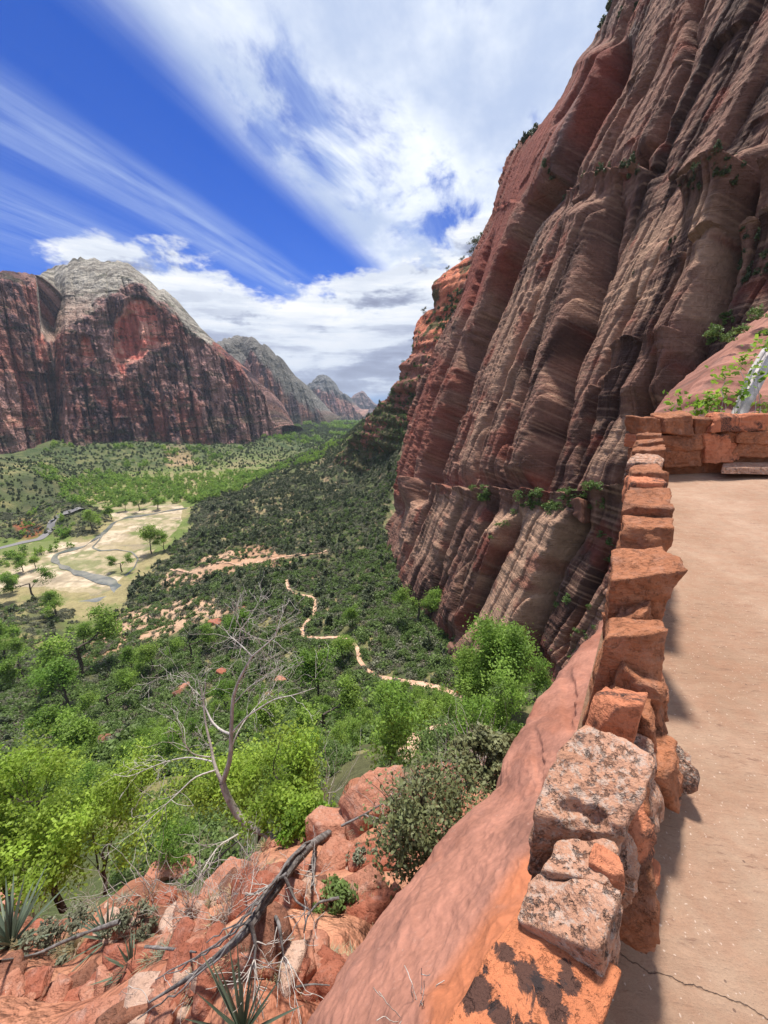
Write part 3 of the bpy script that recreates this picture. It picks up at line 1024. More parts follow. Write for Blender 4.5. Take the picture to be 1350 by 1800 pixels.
# the red cliff, painted as if sunlit, and broken ridge beyond it
EDGE2 = [(405, 880), (425, 846), (440, 828), (455, 800), (478, 768), (490, 755), (500, 751), (538, 752), (545, 738), (556, 726), (575, 718), (610, 716), (628, 713), (640, 702), (655, 694),
         (668, 690), (680, 682), (700, 672), (712, 660), (730, 648), (760, 622), (800, 585), (840, 540), (920, 500), (1000, 480)]
RC = {}


def build_red_cliff():
    ny, nx = 330, 230
    Y = np.linspace(408, 960, ny)
    Lx = np.interp(Y, *zip(*EDGE2)) + 4 * fbm(np.stack([Y * .06, Y * 0, Y * 0 + 9], -1), 1., 5, 17, .65)
    s = np.linspace(0, 1, nx)
    PX = Lx[:, None] + s * (890 - Lx[:, None])
    PY = np.tile(Y[:, None], (1, nx))
    D0 = np.interp(PX, [560, 620, 700, 760, 890], [690, 600, 470, 420, 330])
    w = ray(PX, PY)[..., 2]
    base = np.interp(PY, [405, 500, 560, 640, 720, 860, 1000], [1.20, 1.12, 1.10, 1.02, .99, .93, .9])
    P = ray(PX, PY) * (D0 * base)[..., None]
    nrm = np.array([-.75, -.62, .2])
    el = PX - Lx[:, None]
    lay = np.tanh(vn(P * [.08, .08, 1], 1 / 5.5, 131) * 3) * 2.6 + np.tanh(vn(P * [.1, .1, 1], 1 / 14., 132) * 3) * 4.2
    rb = ridged(P * [1, 1, .18], 1 / 16, 3, 133) * 5.5 + fbm(P, 1 / 8, 4, 134) * 2.6
    low = sst(PY, 560, 680)
    P = P + nrm * (lay * (.45 + .55 * low) + rb * (.4 + .6 * low) - 12 * np.exp(-el / 7.))[..., None]
    n = fbm(P, 1 / 20, 5, 135, .6)
    st = streaks(P, 1 / 9, 136)
    col = lerp(lin(240, 150, 112), lin(206, 112, 84), sst(fbm(P * [.3, .3, 1], 1 / 6, 4, 137), -.2, .3))  # upper cliff colour raised to stand in for sunlight
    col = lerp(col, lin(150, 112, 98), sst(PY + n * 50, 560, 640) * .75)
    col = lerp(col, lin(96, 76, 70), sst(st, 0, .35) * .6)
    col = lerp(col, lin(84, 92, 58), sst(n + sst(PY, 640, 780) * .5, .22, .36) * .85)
    W = []
    for i in range(8, 0, -1):
        f = i / 8
        W.append(P[:, 0] + np.array([60, 70, -10]) * f + fbm(P[:, 0] + f * 30, 1 / 9, 3, 138)[:, None] * nrm * 3)
    W = np.stack(W, 1)
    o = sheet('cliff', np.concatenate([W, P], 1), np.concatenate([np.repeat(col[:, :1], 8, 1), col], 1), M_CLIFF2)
    tag(o, kind='structure')
    RC.update(P=P, PX=PX, PY=PY, Y=Y, L=Lx)


def on_rc(px, py):
    Y = RC['Y']
    i = int(np.clip(np.searchsorted(Y, py), 0, len(Y) - 1))
    n = RC['PX'].shape[1] - 1
    j = int(np.clip(round((px - RC['L'][i]) / (890 - RC['L'][i]) * n), 0, n))
    return RC['P'][i, j]


build_terrain()
M1 = build_mountains()
build_cliff()
build_red_cliff()

# ------------------------------------------------------------------ river flat, river, road, trail
def river_mats():
    m1, k = new_mat('gravel_bar_mat')
    pos = k.n('ShaderNodeNewGeometry').outputs['Position']
    vc = k.n('ShaderNodeVertexColor', layer_name='Col').outputs[0]
    f = k.m('ADD', k.m('MULTIPLY', k.noise(pos, .4, 6, .65), .8), .6)
    sc_ = k.n('ShaderNodeVectorMath', operation='SCALE', i_0=vc)
    k.put(sc_.inputs[3], f)
    finish(k, sc_.outputs[0], .95)
    m2, k = new_mat('river_water')
    pos = k.n('ShaderNodeNewGeometry').outputs['Position']
    n = k.noise(k.mapv(pos, (1, 1, 1)), 1.2, 5, .6)
    bp = k.n('ShaderNodeBump', i_Height=n)
    bp.inputs['Strength'].default_value = .5
    bp.inputs['Distance'].default_value = .12
    c_ = k.mix(k.mr(k.noise(pos, .06, 4), .4, .62), (.12, .13, .12, 1), (.26, .25, .21, 1))
    finish(k, c_, .16, bp.outputs[0], .5)
    m3, k = new_mat('asphalt')
    pos = k.n('ShaderNodeNewGeometry').outputs['Position']
    c_ = k.mix(k.noise(pos, .7, 5), (.16, .15, .15, 1), (.24, .225, .22, 1))
    finish(k, c_, .85)
    m4, k = new_mat('trail_sand')
    pos = k.n('ShaderNodeNewGeometry').outputs['Position']
    c_ = k.mix(k.mr(k.noise(pos, .5, 6, .65), .35, .65), tuple(lin(208, 176, 150)) + (1,), tuple(lin(180, 138, 112)) + (1,))
    finish(k, c_, .95)
    return m1, m2, m3, m4


M_BAR, M_RIVER, M_ASPH, M_TRAIL = river_mats()


def build_river():
    gx, gy = np.meshgrid(np.linspace(-120, 380, 400), np.linspace(870, 1110, 260))
    P = flat_from_px(gx, gy, -149.1)
    n = fbm(P, 1 / 30, 5, 151, .6)
    n2 = fbm(P * [1, 1, 1], 1 / 8, 4, 152, .6)
    wx, wy = gx + n * 16, gy + n * 7
    bed = soft_poly(wx, wy, BED, 3)
    sand = lerp(lin(190, 172, 146), lin(152, 136, 112), sst(n2, -.3, .3))
    grass = lerp(lin(150, 136, 104), lin(104, 112, 64), sst(n + n2 * .6, -.2, .25))
    green = soft_poly(wx, wy, [(200, 955), (240, 935), (300, 925), (345, 905), (350, 930), (270, 965), (225, 975)], 8) * .8
    band = sst(vn(P * [.3, 1, 1], 1 / 14, 153) + n2 * .5, .0, .3)
    gl = sst(ridged(P * [.35, 1, 1], 1 / 22, 3, 155), .55, .8)
    c = lerp(sand, grass, np.clip(green + band * .7, 0, 1))
    c = lerp(c, lin(130, 118, 100), gl * .6)
    col = lerp(grass, c, sst(bed, .3, .7))
    # the flat lies just over the valley floor and its rim sinks into it
    e = np.minimum.reduce([gx + 120, 380 - gx, gy - 870, 1110 - gy])
    P[..., 2] += fbm(P, 1 / 16, 3, 154) * .25 - (1 - sst(e, 0, 25)) * 1.5
    tz = terrain_z(P[..., 0], P[..., 1], False)
    P[..., 2] -= 2.5 * sst(tz, -148.2, -146.5)
    tag(sheet('river_flat', P, col, M_BAR, flip=True), kind='structure')
    w = strip('river', [(350, 890), (300, 897), (259, 905), (225, 909), (200, 918), (186, 932), (170, 946), (148, 960), (118, 968), (98, 974), (94, 984), (108, 995), (135, 1006), (165, 1014), (196, 1024), (214, 1040), (190, 1052), (120, 1060), (75, 1067), (0, 1073), (-100, 1080)],
              7.0, M_RIVER, 0, n=300, m=3, flatz=-148.75, wob=.5, vary=([0, .25, .5, .62, .8, 1], [.7, .9, .8, 1.25, 1.2, 1.5]))
    tag(w, kind='structure')
    w = strip('river', [(186, 932), (172, 952), (162, 962), (176, 968), (205, 966), (232, 970), (243, 982), (236, 998), (220, 1012)], 1.8, M_RIVER, 0, n=140, m=3, flatz=-148.73, wob=.4)
    tag(w, kind='structure')
    r_ = strip('road', ROAD, 7.5, M_ASPH, .5, n=120, m=5, wob=0)
    tag(r_, kind='structure')
    t_ = strip('trail', TRAIL, 1.8, M_TRAIL, .22, n=420, m=5, wob=.25)
    tag(t_, kind='structure')
    t_ = strip('trail', TRAIL2, 1.9, M_TRAIL, .4, n=160, m=5, wob=.4)
    tag(t_, kind='structure')


build_river()

# ================================================================== vegetation
rng = np.random.default_rng(7)
M_JUN = leaf_mat('juniper_leaf', (.06, .082, .038), (.135, .165, .078), .2, .9)
M_OAK = leaf_mat('oak_scrub_leaf', (.10, .165, .038), (.17, .24, .07), .35, .6)
M_COT = leaf_mat('cottonwood_leaf', (.12, .24, .03), (.31, .43, .08), .5, .6)
M_SAGE = leaf_mat('sage_leaf', (.13, .14, .082), (.20, .20, .13), .15, .5)
M_TWIG = leaf_mat('twig_scrub', (.11, .085, .065), (.17, .14, .10), .0, .5)


def bark_mat(name, a, b, sc=6.0):
    m_, k = new_mat(name)
    tc = k.n('ShaderNodeTexCoord').outputs['Object']
    n = k.noise(k.mapv(tc, (1, 1, .3)), sc, 6, .65, .3)
    bp = k.n('ShaderNodeBump', i_Height=n)
    bp.inputs['Strength'].default_value = .8
    bp.inputs['Distance'].default_value = .03
    finish(k, k.mix(k.mr(n, .3, .7), tuple(a) + (1,), tuple(b) + (1,)), .9, bp.outputs[0])
    return m_


M_BARK = bark_mat('bark', (.05, .04, .032), (.13, .105, .085))


def leaves(cent, size, r=None, up=.3, fold=.25, droop=0.):
    """leaf quads at the given centres; returns V (n*4,3), F (n,4)"""
    r = r or rng
    n = len(cent)
    nm = r.normal(size=(n, 3))
    nm[:, 2] = np.abs(nm[:, 2]) * (1 + up) + up
    nm /= np.linalg.norm(nm, axis=1)[:, None]
    t = np.cross(nm, r.normal(size=(n, 3)))
    t /= np.linalg.norm(t, axis=1)[:, None] + 1e-9
    b = np.cross(nm, t)
    s = size * (.6 + .8 * r.random(n))[:, None]
    V = np.stack([cent - t * s * .5, cent + b * s * .32 + nm * s * fold * .3, cent + t * s * .6 - nm * s * fold * .3, cent - b * s * .32 + nm * s * fold * .3], 1)
    F = np.arange(n * 4).reshape(n, 4)
    return V.reshape(-1, 3), F


def crown_pts(n, k, shape, r, spread=.22, shell=.5):
    """leaf centres gathered in k clumps spread through a unit crown (base at z 0, height 1, radius 1)"""
    c = []
    while len(c) < k:
        p = r.uniform(-1, 1, 3)
        p[2] = (p[2] + 1) / 2
        rad = math.hypot(p[0], p[1])
        lim = shape(p[2])
        if rad < lim and (rad > lim * shell * r.random() or p[2] > .75):
            c.append(p)
    c = np.array(c)
    i = r.integers(0, k, n)
    off = r.normal(size=(n, 3))
    off /= np.linalg.norm(off, axis=1)[:, None]
    off *= (r.random(n) ** .5)[:, None] * spread * (.5 + r.random(k))[i][:, None] * 1.3
    P = c[i] + off * [1, 1, .55]
    P[:, 2] = np.maximum(P[:, 2], .01)
    return P, r.random(k)[i]


def leaf_mesh(name, P, lv, size, mat, r=None, sc=(1, 1, 1), **kw):
    V, F = leaves(P * np.asarray(sc), size, r, **kw)
    me = mesh_from(name, V, F, mat, smooth=False)
    a = me.attributes.new('lv', 'FLOAT', 'POINT')
    a.data.foreach_set('value', np.repeat(lv, 4).astype(np.float32))
    return me


def tubes(paths, ns=5):
    """paths: list of (pts (n,3), radii (n))"""
    VV, FF, o = [], [], 0
    ang = np.linspace(0, 2 * math.pi, ns, endpoint=False)
    for P, rad in paths:
        P = np.asarray(P, float)
        rad = np.asarray(rad, float)
        T = np.gradient(P, axis=0)
        T /= np.linalg.norm(T, axis=1)[:, None] + 1e-9
        ref = np.array([0, 0, 1.]) if abs(T[:, 2].mean()) < .8 else np.array([1., 0, 0])
        A = np.cross(T, ref)
        A /= np.linalg.norm(A, axis=1)[:, None] + 1e-9
        B = np.cross(T, A)
        ring = P[:, None] + (A[:, None] * np.cos(ang)[None, :, None] + B[:, None] * np.sin(ang)[None, :, None]) * rad[:, None, None]
        n = len(P)
        V = np.concatenate([ring.reshape(-1, 3)])
        i = np.arange(n * ns).reshape(n, ns)
        j = np.roll(i, -1, axis=1)
        F = np.stack([i[:-1], i[1:], j[1:], j[:-1]], -1).reshape(-1, 4)
        VV.append(V)
        FF.append(F + o)
        o += len(V)
    return np.concatenate(VV), np.concatenate(FF)


def tube_mesh(name, paths, mat, ns=5):
    V, F = tubes(paths, ns)
    return mesh_from(name, V, F, mat)


def bez(a, b, bend, n, r):
    t = np.linspace(0, 1, n)[:, None]
    mid = (a + b) / 2 + bend
    P = (1 - t) ** 2 * a + 2 * t * (1 - t) * mid + t * t * b
    L = np.linalg.norm(b - a)
    P[1:-1] += r.normal(size=(n - 2, 3)) * L * .018
    return P


def grow(p, d, L, rad, depth, r, paths, tips, spread=.6, up=.15, kids=(2, 4), taper=.62, n=6):
    e = p + d * L
    P = bez(p, e, r.normal(size=3) * L * .12, n, r)
    paths.append((P, np.linspace(rad, rad * taper, n)))
    if depth == 0:
        tips.append((P[-1], d, L))
        return
    for i in range(r.integers(kids[0], kids[1] + 1)):
        t = .45 + .55 * r.random() if i else 1.0
        q = P[int(t * (n - 1))]
        nd = d + r.normal(size=3) * spread
        nd[2] += up
        nd /= np.linalg.norm(nd)
        grow(q, nd, L * (.55 + .3 * r.random()), rad * taper * (1 - .25 * r.random()) * (1 if i == 0 else .75), depth - 1, r, paths, tips, spread, up, kids, taper, max(4, n - 1))


def tree_meshes(name, seed, H, nleaf, leaf, mat, spread=.55, up=.22, trunk=.3, depth=3, rad=.02, clump=.09, kids=(2, 4), lean=(0, 0)):
    r = np.random.default_rng(seed)
    paths, tips = [], []
    d = np.array([lean[0], lean[1], 1.0])
    d /= np.linalg.norm(d)
    grow(np.zeros(3), d, H * trunk, H * rad, depth, r, paths, tips, spread, up, kids)
    T = np.array([t[0] for t in tips])
    top = T[:, 2].max()
    k = H / top
    paths = [(P * k, R_ * k) for P, R_ in paths]
    T = T * k
    extra = T[r.integers(0, len(T), len(T))] + r.normal(size=(len(T), 3)) * H * .05
    T = np.concatenate([T, extra])
    i = r.integers(0, len(T), nleaf)
    off = r.normal(size=(nleaf, 3)) * H * clump * (.4 + r.random(len(T)))[i][:, None] * [1, 1, .6]
    P = T[i] + off
    P[:, 2] = np.maximum(P[:, 2], H * .05)
    return tube_mesh(name + '_trunk', paths, M_BARK), leaf_mesh(name + '_crown', P, r.random(len(T))[i], leaf, mat, r)


def dome(z):
    return math.sqrt(max(0, 1 - (z * .98) ** 2.2))


def cone(z):
    return (.25 + .75 * min(1, z * 6)) * (1 - z) ** .62 + .06


def rnd(z):
    return math.sqrt(max(0, 1 - (2 * z - 1) ** 2)) * .98 + .05


def variants(prefix, n, k, shape, size, mat, sc, count, seed, **kw):
    out = []
    for i in range(count):
        r = np.random.default_rng(seed + i)
        P, lv = crown_pts(n, k, shape, r, **kw)
        out.append(leaf_mesh(prefix, P, lv, size, mat, r, sc))
    return out


V_JUN = variants('juniper', 330, 26, cone, .62, M_JUN, (1.5, 1.5, 3.6), 4, 100, spread=.26)
V_OAK = variants('oak_scrub', 300, 22, dome, .46, M_OAK, (1.7, 1.7, 2.0), 4, 200, spread=.3)
V_SAGE = variants('sage_shrub', 170, 14, dome, .30, M_SAGE, (.9, .9, .9), 3, 300, spread=.34)
V_TWG = variants('twiggy_shrub', 240, 16, dome, .30, M_TWIG, (1.5, 1.5, 1.6), 2, 320, spread=.34)
V_FAR = variants('bright_bush', 260, 16, rnd, 1.1, M_COT, (3.2, 3.2, 6.0), 3, 400, spread=.34)
V_COT = [tree_meshes('cottonwood', 500 + i, 10, 4600, .40, M_COT, clump=.075) for i in range(4)]
V_FINE = tree_meshes('cottonwood', 611, 10, 16000, .24, M_COT, spread=.55, up=.3, trunk=.24, rad=.013, clump=.065, kids=(3, 4))
V_PINE = tree_meshes('pine', 633, 10, 1500, .5, M_JUN, spread=.5, up=.0, trunk=.4, rad=.02, clump=.05, kids=(3, 4))
V_NEAR = [tree_meshes('leafy_tree', 520 + i, 6, 2900, .17, M_COT, spread=.42, up=.35, trunk=.26, rad=.010, clump=.055, kids=(3, 4)) for i in range(3)]
V_OAKN = variants('thicket_bush', 1500, 50, dome, .18, M_OAK, (1.8, 1.8, 2.2), 3, 220, spread=.22)


def place(me, loc, sc, rz, name, label, cat, group=None, tilt=0.):
    o = link(name, me, loc=loc)
    o.scale = (sc, sc, sc * (.85 + .3 * random.random()))
    o.rotation_euler = (tilt * random.uniform(-1, 1), tilt * random.uniform(-1, 1), rz)
    return tag(o, label, cat, group)


def place_tree(pair, loc, sc, rz, name, label, cat, group=None):
    e = bpy.data.objects.new(name, None)
    C.objects.link(e)
    e.location = loc
    e.scale = (sc, sc, sc)
    e.rotation_euler = (0, 0, rz)
    e.empty_display_size = .2
    link('trunk', pair[0], e)
    link('crown', pair[1], e)
    return tag(e, label, cat, group)


def stuff(name, P, sc, rz, src, label, tilt=.12):
    """many alike plants as one object: points that each carry one of the source shrubs"""
    n = len(P)
    if not n:
        return
    me = bpy.data.meshes.new(name)
    me.vertices.add(n)
    me.vertices.foreach_set('co', np.asarray(P, np.float32).ravel())
    for nm, typ, vals in (('sc', 'FLOAT', sc), ('rz', 'FLOAT', rz)):
        a = me.attributes.new(nm, typ, 'POINT')
        a.data.foreach_set('value', np.asarray(vals, np.float32))
    o = link(name, me)
    tag(o, label, kind='stuff')
    g = bpy.data.node_groups.new(name, 'GeometryNodeTree')
    g.interface.new_socket('Geometry', in_out='INPUT', socket_type='NodeSocketGeometry')
    g.interface.new_socket('Geometry', in_out='OUTPUT', socket_type='NodeSocketGeometry')
    N = g.nodes
    gi, go = N.new('NodeGroupInput'), N.new('NodeGroupOutput')
    ip = N.new('GeometryNodeInstanceOnPoints')
    jn = N.new('GeometryNodeJoinGeometry')
    for s_ in src:
        oi = N.new('GeometryNodeObjectInfo')
        oi.transform_space = 'ORIGINAL'
        oi.inputs['Object'].default_value = s_
        oi.inputs['As Instance'].default_value = True
        g.links.new(oi.outputs['Geometry'], jn.inputs[0])
    g.links.new(jn.outputs[0], ip.inputs['Instance'])
    ip.inputs['Pick Instance'].default_value = True
    ri = N.new('FunctionNodeRandomValue')
    ri.data_type = 'INT'
    ri.inputs['Min'].default_value = 0
    ri.inputs['Max'].default_value = len(src) - 1
    iout = [s_ for s_ in ri.outputs if s_.type == 'INT'][0]
    for s_ in ri.inputs:
        if s_.type == 'INT' and s_.name == 'Max':
            s_.default_value = len(src) - 1
        if s_.type == 'INT' and s_.name == 'Min':
            s_.default_value = 0
    g.links.new(iout, ip.inputs['Instance Index'])
    g.links.new(gi.outputs[0], ip.inputs['Points'])

    def attr(nm):
        a_ = N.new('GeometryNodeInputNamedAttribute')
        a_.data_type = 'FLOAT'
        a_.inputs['Name'].default_value = nm
        return a_.outputs['Attribute']
    cx = N.new('ShaderNodeCombineXYZ')
    g.links.new(attr('rz'), cx.inputs[2])
    g.links.new(cx.outputs[0], ip.inputs['Rotation'])
    g.links.new(attr('sc'), ip.inputs['Scale'])
    g.links.new(ip.outputs[0], go.inputs[0])
    md = o.modifiers.new('scatter', 'NODES')
    md.node_group = g
    return o


def scatter_pts(n, r0, r1, t0, t1, seed, power=2.0):
    r_ = np.random.default_rng(seed)
    th = r_.uniform(R(t0), R(t1), n)
    rr = (r_.uniform(0, 1, n) * (r1 ** power - r0 ** power) + r0 ** power) ** (1 / power)
    x, y = rr * np.sin(th), rr * np.cos(th)
    z = terrain_z(x, y)
    P = np.stack([x, y, z], -1)
    px, py, d = proj(P)
    ok = (px > -200) & (px < 1250) & (py < 1560) & (py > 690) & ((P @ CN > CD - 3.0) | (px < np.interp(py, *zip(*EDGE)) - 4))
    P, px, py = P[ok], px[ok], py[ok]
    tr = np.minimum(np.minimum(seg_dist(px, py, TRAIL), seg_dist(px, py, TRAIL2)), seg_dist(px, py, ROAD) * .8)
    return P, px, py, np.hypot(P[:, 0], P[:, 1]), tr, r_


MASSIF_FOOT = [(-160, 830), (0, 828), (60, 815), (100, 790), (200, 786), (300, 786), (420, 786), (500, 770), (560, 752), (640, 748), (1300, 748)]


def choose(P, sc, hgt, N):
    px, py, d = proj(P)
    vis = (px > 0) & (px < 1350) & (py > 700) & (py < 1500)
    size = hgt * sc / d * vis
    idx = np.argsort(-size)
    return idx[:N], idx[N:]


def zone_layer(name, var, P, sc, label1, cat, group, N, stuffname, stufflabel, hgt, r_):
    a, b = choose(P, sc, hgt, N)
    s_lo, s_hi = np.quantile(sc[a], [.33, .67])
    objs = []
    for q, i in enumerate(a):
        lb = where(P[i], sc[i], s_lo, s_hi, label1)
        o = place(var[q % len(var)], P[i] - [0, 0, .08 * sc[i]], sc[i], r_.uniform(0, 6.28), name, lb, cat, group, .08)
        objs.append(o)
    stuff(stuffname, P[b] - [0, 0, .1], sc[b], r_.uniform(0, 6.28, len(b)), objs[:len(var)], stufflabel)
    return objs


def build_vegetation():
    objs = {}
    # ---- dark junipers over the middle slope
    P, px, py, r, tr, r_ = scatter_pts(80000, 110, 980, -58, 14, 11)
    n = fbm(P, 1 / 22, 3, 201)
    jz = soft_poly(px + n * 20, py + n * 10, JUNIPER_Z, 18)
    bare = np.maximum.reduce([soft_poly(px + n * 16, py + n * 8, b_, 6) for b_, _ in BARE])
    foot = py > np.interp(px, *zip(*MASSIF_FOOT)) - 20
    cl = fbm(P, 1 / 9, 2, 209)
    dens = np.clip(jz * (.36 + n * .5 + cl * .55) + .05 + (n > .1) * .04, 0, 1) * (1 - bare * .85) * (P[:, 2] > -147)
    ok = (r_.random(len(P)) < dens) & (tr > 5) & foot
    P = P[ok]
    sc = np.exp(r_.normal(-.18, .34, len(P)))
    objs['jun'] = zone_layer('juniper', V_JUN, P, sc, 'dark juniper', 'tree', 'dark junipers on the middle slope', 290,
                             'juniper_woodland', 'dark junipers covering the far part of the slope', 3.6, r_)
    # ---- sage and grey scrub everywhere
    P, px, py, r, tr, r_ = scatter_pts(60000, 60, 640, -58, 14, 12)
    n = fbm(P, 1 / 15, 3, 202)
    bare = np.maximum.reduce([soft_poly(px + n * 16, py + n * 8, b_, 6) for b_, _ in BARE])
    dens = np.clip(.55 + n, .1, 1) * (1 - bare * .8) * (P[:, 2] > -147.5)
    ok = (r_.random(len(P)) < dens) & (tr > 3)
    P = P[ok]
    sc = r_.uniform(.7, 2.2, len(P))
    objs['sage'] = zone_layer('sage_shrub', V_SAGE, P, sc, 'grey sage shrub', 'shrub', 'sage shrubs on the slope', 280,
                              'scrub', 'grey green scrub covering the slopes', .9, r_)
    # ---- green oak scrub: dense under the cliff and round the trail
    P, px, py, r, tr, r_ = scatter_pts(26000, 55, 420, -58, 24, 13)
    n = fbm(P, 1 / 18, 3, 203)
    oz = soft_poly(px + n * 25, py + n * 12, [(500, 1030), (690, 960), (1200, 1000), (1200, 1400), (0, 1500), (-150, 1150), (150, 1130), (330, 1120), (470, 1090)], 20)
    dens = np.clip(oz * (.62 + n * .8) + .16 + (n > .12) * .3, 0, 1) * (P[:, 2] > -146)
    ok = (r_.random(len(P)) < dens) & (tr > 4 + 200 / r * 2)
    P = P[ok]
    sc = np.exp(r_.normal(-.1, .3, len(P)))
    objs['oak'] = zone_layer('scrub_oak', V_OAK, P, sc, 'green scrub oak', 'shrub', 'green scrub oaks on the slope', 290,
                             'oak_thicket', 'mid green thicket covering the slope', 2.0, r_)
    # ---- brown leafless scrub
    ok = (r_.random(len(P)) < .10)
    Q = P[ok] + r_.normal(size=(ok.sum(), 3)) * [1.5, 1.5, 0]
    Q[:, 2] = terrain_z(Q[:, 0], Q[:, 1])
    qx, qy, qd = proj(Q)
    good = np.minimum(seg_dist(qx, qy, TRAIL), 99) > 9
    Q = Q[good]
    zone_layer('bare_shrub', V_TWG, Q, r_.uniform(.8, 1.6, len(Q)), 'brown leafless shrub', 'shrub', 'brown leafless shrubs', 90,
               'bare_scrub', 'brown leafless scrub on the slope', 1.6, r_)
    # ---- cottonwoods along the river flat
    P, px, py, r, tr, r_ = scatter_pts(9000, 380, 1050, -50, 2, 14)
    n = fbm(P, 1 / 40, 3, 204)
    cz = soft_poly(px + n * 20, py + n * 6, [(100, 850), (180, 832), (330, 838), (460, 830), (520, 818), (600, 780), (560, 800), (440, 850), (380, 878), (300, 882), (230, 884), (170, 890), (128, 885), (120, 865), (60, 826), (110, 830)], 5)
    cz = np.maximum(cz, soft_poly(px + n * 16, py + n * 6, [(85, 925), (125, 905), (135, 935), (125, 960), (80, 985), (0, 1000), (0, 975), (60, 962)], 4) * .5)
    ok = (r_.random(len(P)) < cz * .62) & (tr > 3.5)
    P = P[ok]
    objs['cot'] = zone_layer('bright_tree', V_FAR, P, r_.uniform(.7, 1.5, len(P)), 'bright green cottonwood', 'tree', 'cottonwoods of the river grove', 240,
                             'cottonwood_grove', 'bright green cottonwood grove on the far river flat', 6, r_)
    # ---- far valley woods and talus scrub
    P, px, py, r, tr, r_ = scatter_pts(110000, 560, 5200, -48, 6, 15, 1.6)
    n = fbm(P, 1 / 70, 3, 205)
    foot = py > np.interp(px, *zip(*MASSIF_FOOT)) - 12
    ok = foot & (r_.random(len(P)) < np.clip(.85 + n, 0, 1)) & (P[:, 2] > -148.5 - (r > 900) * 400) & (px < 720)
    P = P[ok]
    br = n[ok] + .3 * fbm(P, 1 / 25, 2, 206) > .28
    rr = np.hypot(P[:, 0], P[:, 1])
    sc = r_.uniform(.7, 1.6, len(P)) * np.clip(rr / 1000, .8, 3.2)
    jj, oo = objs['jun'][:4], objs['oak'][:4]
    stuff('far_woodland', P[~br], sc[~br], r_.uniform(0, 6, (~br).sum()), jj + oo[:2], 'dark scrub woodland at the foot of the far mountain')
    stuff('far_thicket', P[br], sc[br] * 1.2, r_.uniform(0, 6, br.sum()), oo + objs['cot'][:1], 'green thickets on the far valley floor')
    # ---- single cottonwoods one can tell apart: (foot x, foot y, height px, what singles it out)
    T = [(148, 1190, 85, 'tall narrow cottonwood with dark bare trunk standing above the bright thicket on the left'),
         (119, 1241, 80, 'cottonwood with forked dark trunk left of the bright rounded bush'),
         (145, 1342, 88, 'slender cottonwood with a long bare stem above the nearest leafy tree'),
         (106, 1322, 80, 'pale green cottonwood left of the slender long stemmed one'),
         (192, 1252, 52, 'small lemon green bush tree beside the dry grass patch'),
         (233, 1176, 44, 'light green cottonwood at the left end of the row on the bare slope'),
         (270, 1178, 48, 'yellow green cottonwood in the middle of the row on the bare slope'),
         (218, 1206, 34, 'low yellow green bush tree below the row on the bare slope'),
         (337, 1158, 46, 'deep green cottonwood between the bare slope and the dead tree top'),
         (430, 1132, 54, 'bright green cottonwood behind the top twigs of the dead tree'),
         (560, 1224, 84, 'fresh green cottonwood right of the pale tilted boulder'),
         (601, 1162, 46, 'round green tree standing in the bend of the trail'),
         (570, 1300, 80, 'light green cottonwood just right of the dead tree on the lower slope'),
         (470, 1300, 70, 'thin leaved green tree behind the right limbs of the dead tree'),
         (682, 1262, 60, 'green bush tree below the trail where hikers walk'),
         (750, 1288, 60, 'bright green tree between the trail and the lowest switchback'),
         (735, 1094, 52, 'green tree against the foot of the big cliff'),
         (760, 1088, 44, 'yellow green tree hugging the cliff foot beside another'),
         (620, 1106, 32, 'small green tree above the upper bend of the trail'),
         (845, 1262, 110, 'bushy green tree left of the tall one by the rock slab'),
         (896, 1262, 150, 'tall bright green cottonwood rising behind the edge of the rock slab'),
         (163, 932, 32, 'spreading cottonwood alone in the meadow above the river bend'),
         (196, 914, 22, 'small cottonwood at the edge of the meadow behind the lone one'),
         (222, 899, 20, 'leftmost cottonwood of the trio on the far meadow edge'),
         (246, 899, 21, 'middle cottonwood of the trio on the far meadow edge'),
         (278, 898, 20, 'rightmost cottonwood of the trio on the far meadow edge'),
         (267, 974, 44, 'large dark green cottonwood on the near bank of the gravel bar'),
         (290, 968, 26, 'small cottonwood right beside the large one on the gravel bar'),
         (215, 1006, 26, 'small tree at the tip of the gravel island'),
         (41, 1006, 28, 'open crowned cottonwood on the lower meadow nearest the road'),
         (64, 1002, 22, 'thin cottonwood behind the open crowned one in the lower meadow'),
         (22, 1040, 32, 'pale green cottonwood at the left edge of the lower meadow'),
         (59, 1051, 42, 'vivid green cottonwood in the middle of the lower meadow'),
         (100, 1085, 42, 'broad cottonwood at the near edge of the river flat'),
         (152, 1150, 46, 'green cottonwood low on the slope right of the river flat'),
         (10, 1150, 60, 'leafy cottonwood at the left picture edge below the river flat'),
         (38, 1190, 56, 'cottonwood just inland of the one at the left picture edge'),
         (310, 1330, 60, 'pale thin crowned tree left of the dead tree trunk'),
         (250, 1400, 80, 'green tree right of the nearest leafy tree'),
         (395, 1250, 50, 'grey green tree behind the left limbs of the dead tree')]
    for q, (x, y, h, lb) in enumerate(T):
        W = hit(np.array([x]), np.array([y]))[0]
        d = proj(W)[2]
        H = h * d / F_PX * 1.12
        s_ = H / 10
        vv = V_FINE if h >= 100 else V_COT[q % 4]
        place_tree(vv, W - [0, 0, .15], s_, random.uniform(0, 6.28), 'cottonwood_tree', lb, 'tree')
    # ---- thicket of young trees and bushes just under the ledge
    P, px, py, r, tr, r_ = scatter_pts(3600, 17, 100, -60, 26, 16, 1.75)
    n = fbm(P, 1 / 9, 3, 207)
    ok = (py > 1225) & (tr > 9) & (P[:, 2] < -15) & (r_.random(len(P)) < .5 + n)
    P, r = P[ok], r[ok]
    k = r_.random(len(P))
    nt = nb = 0
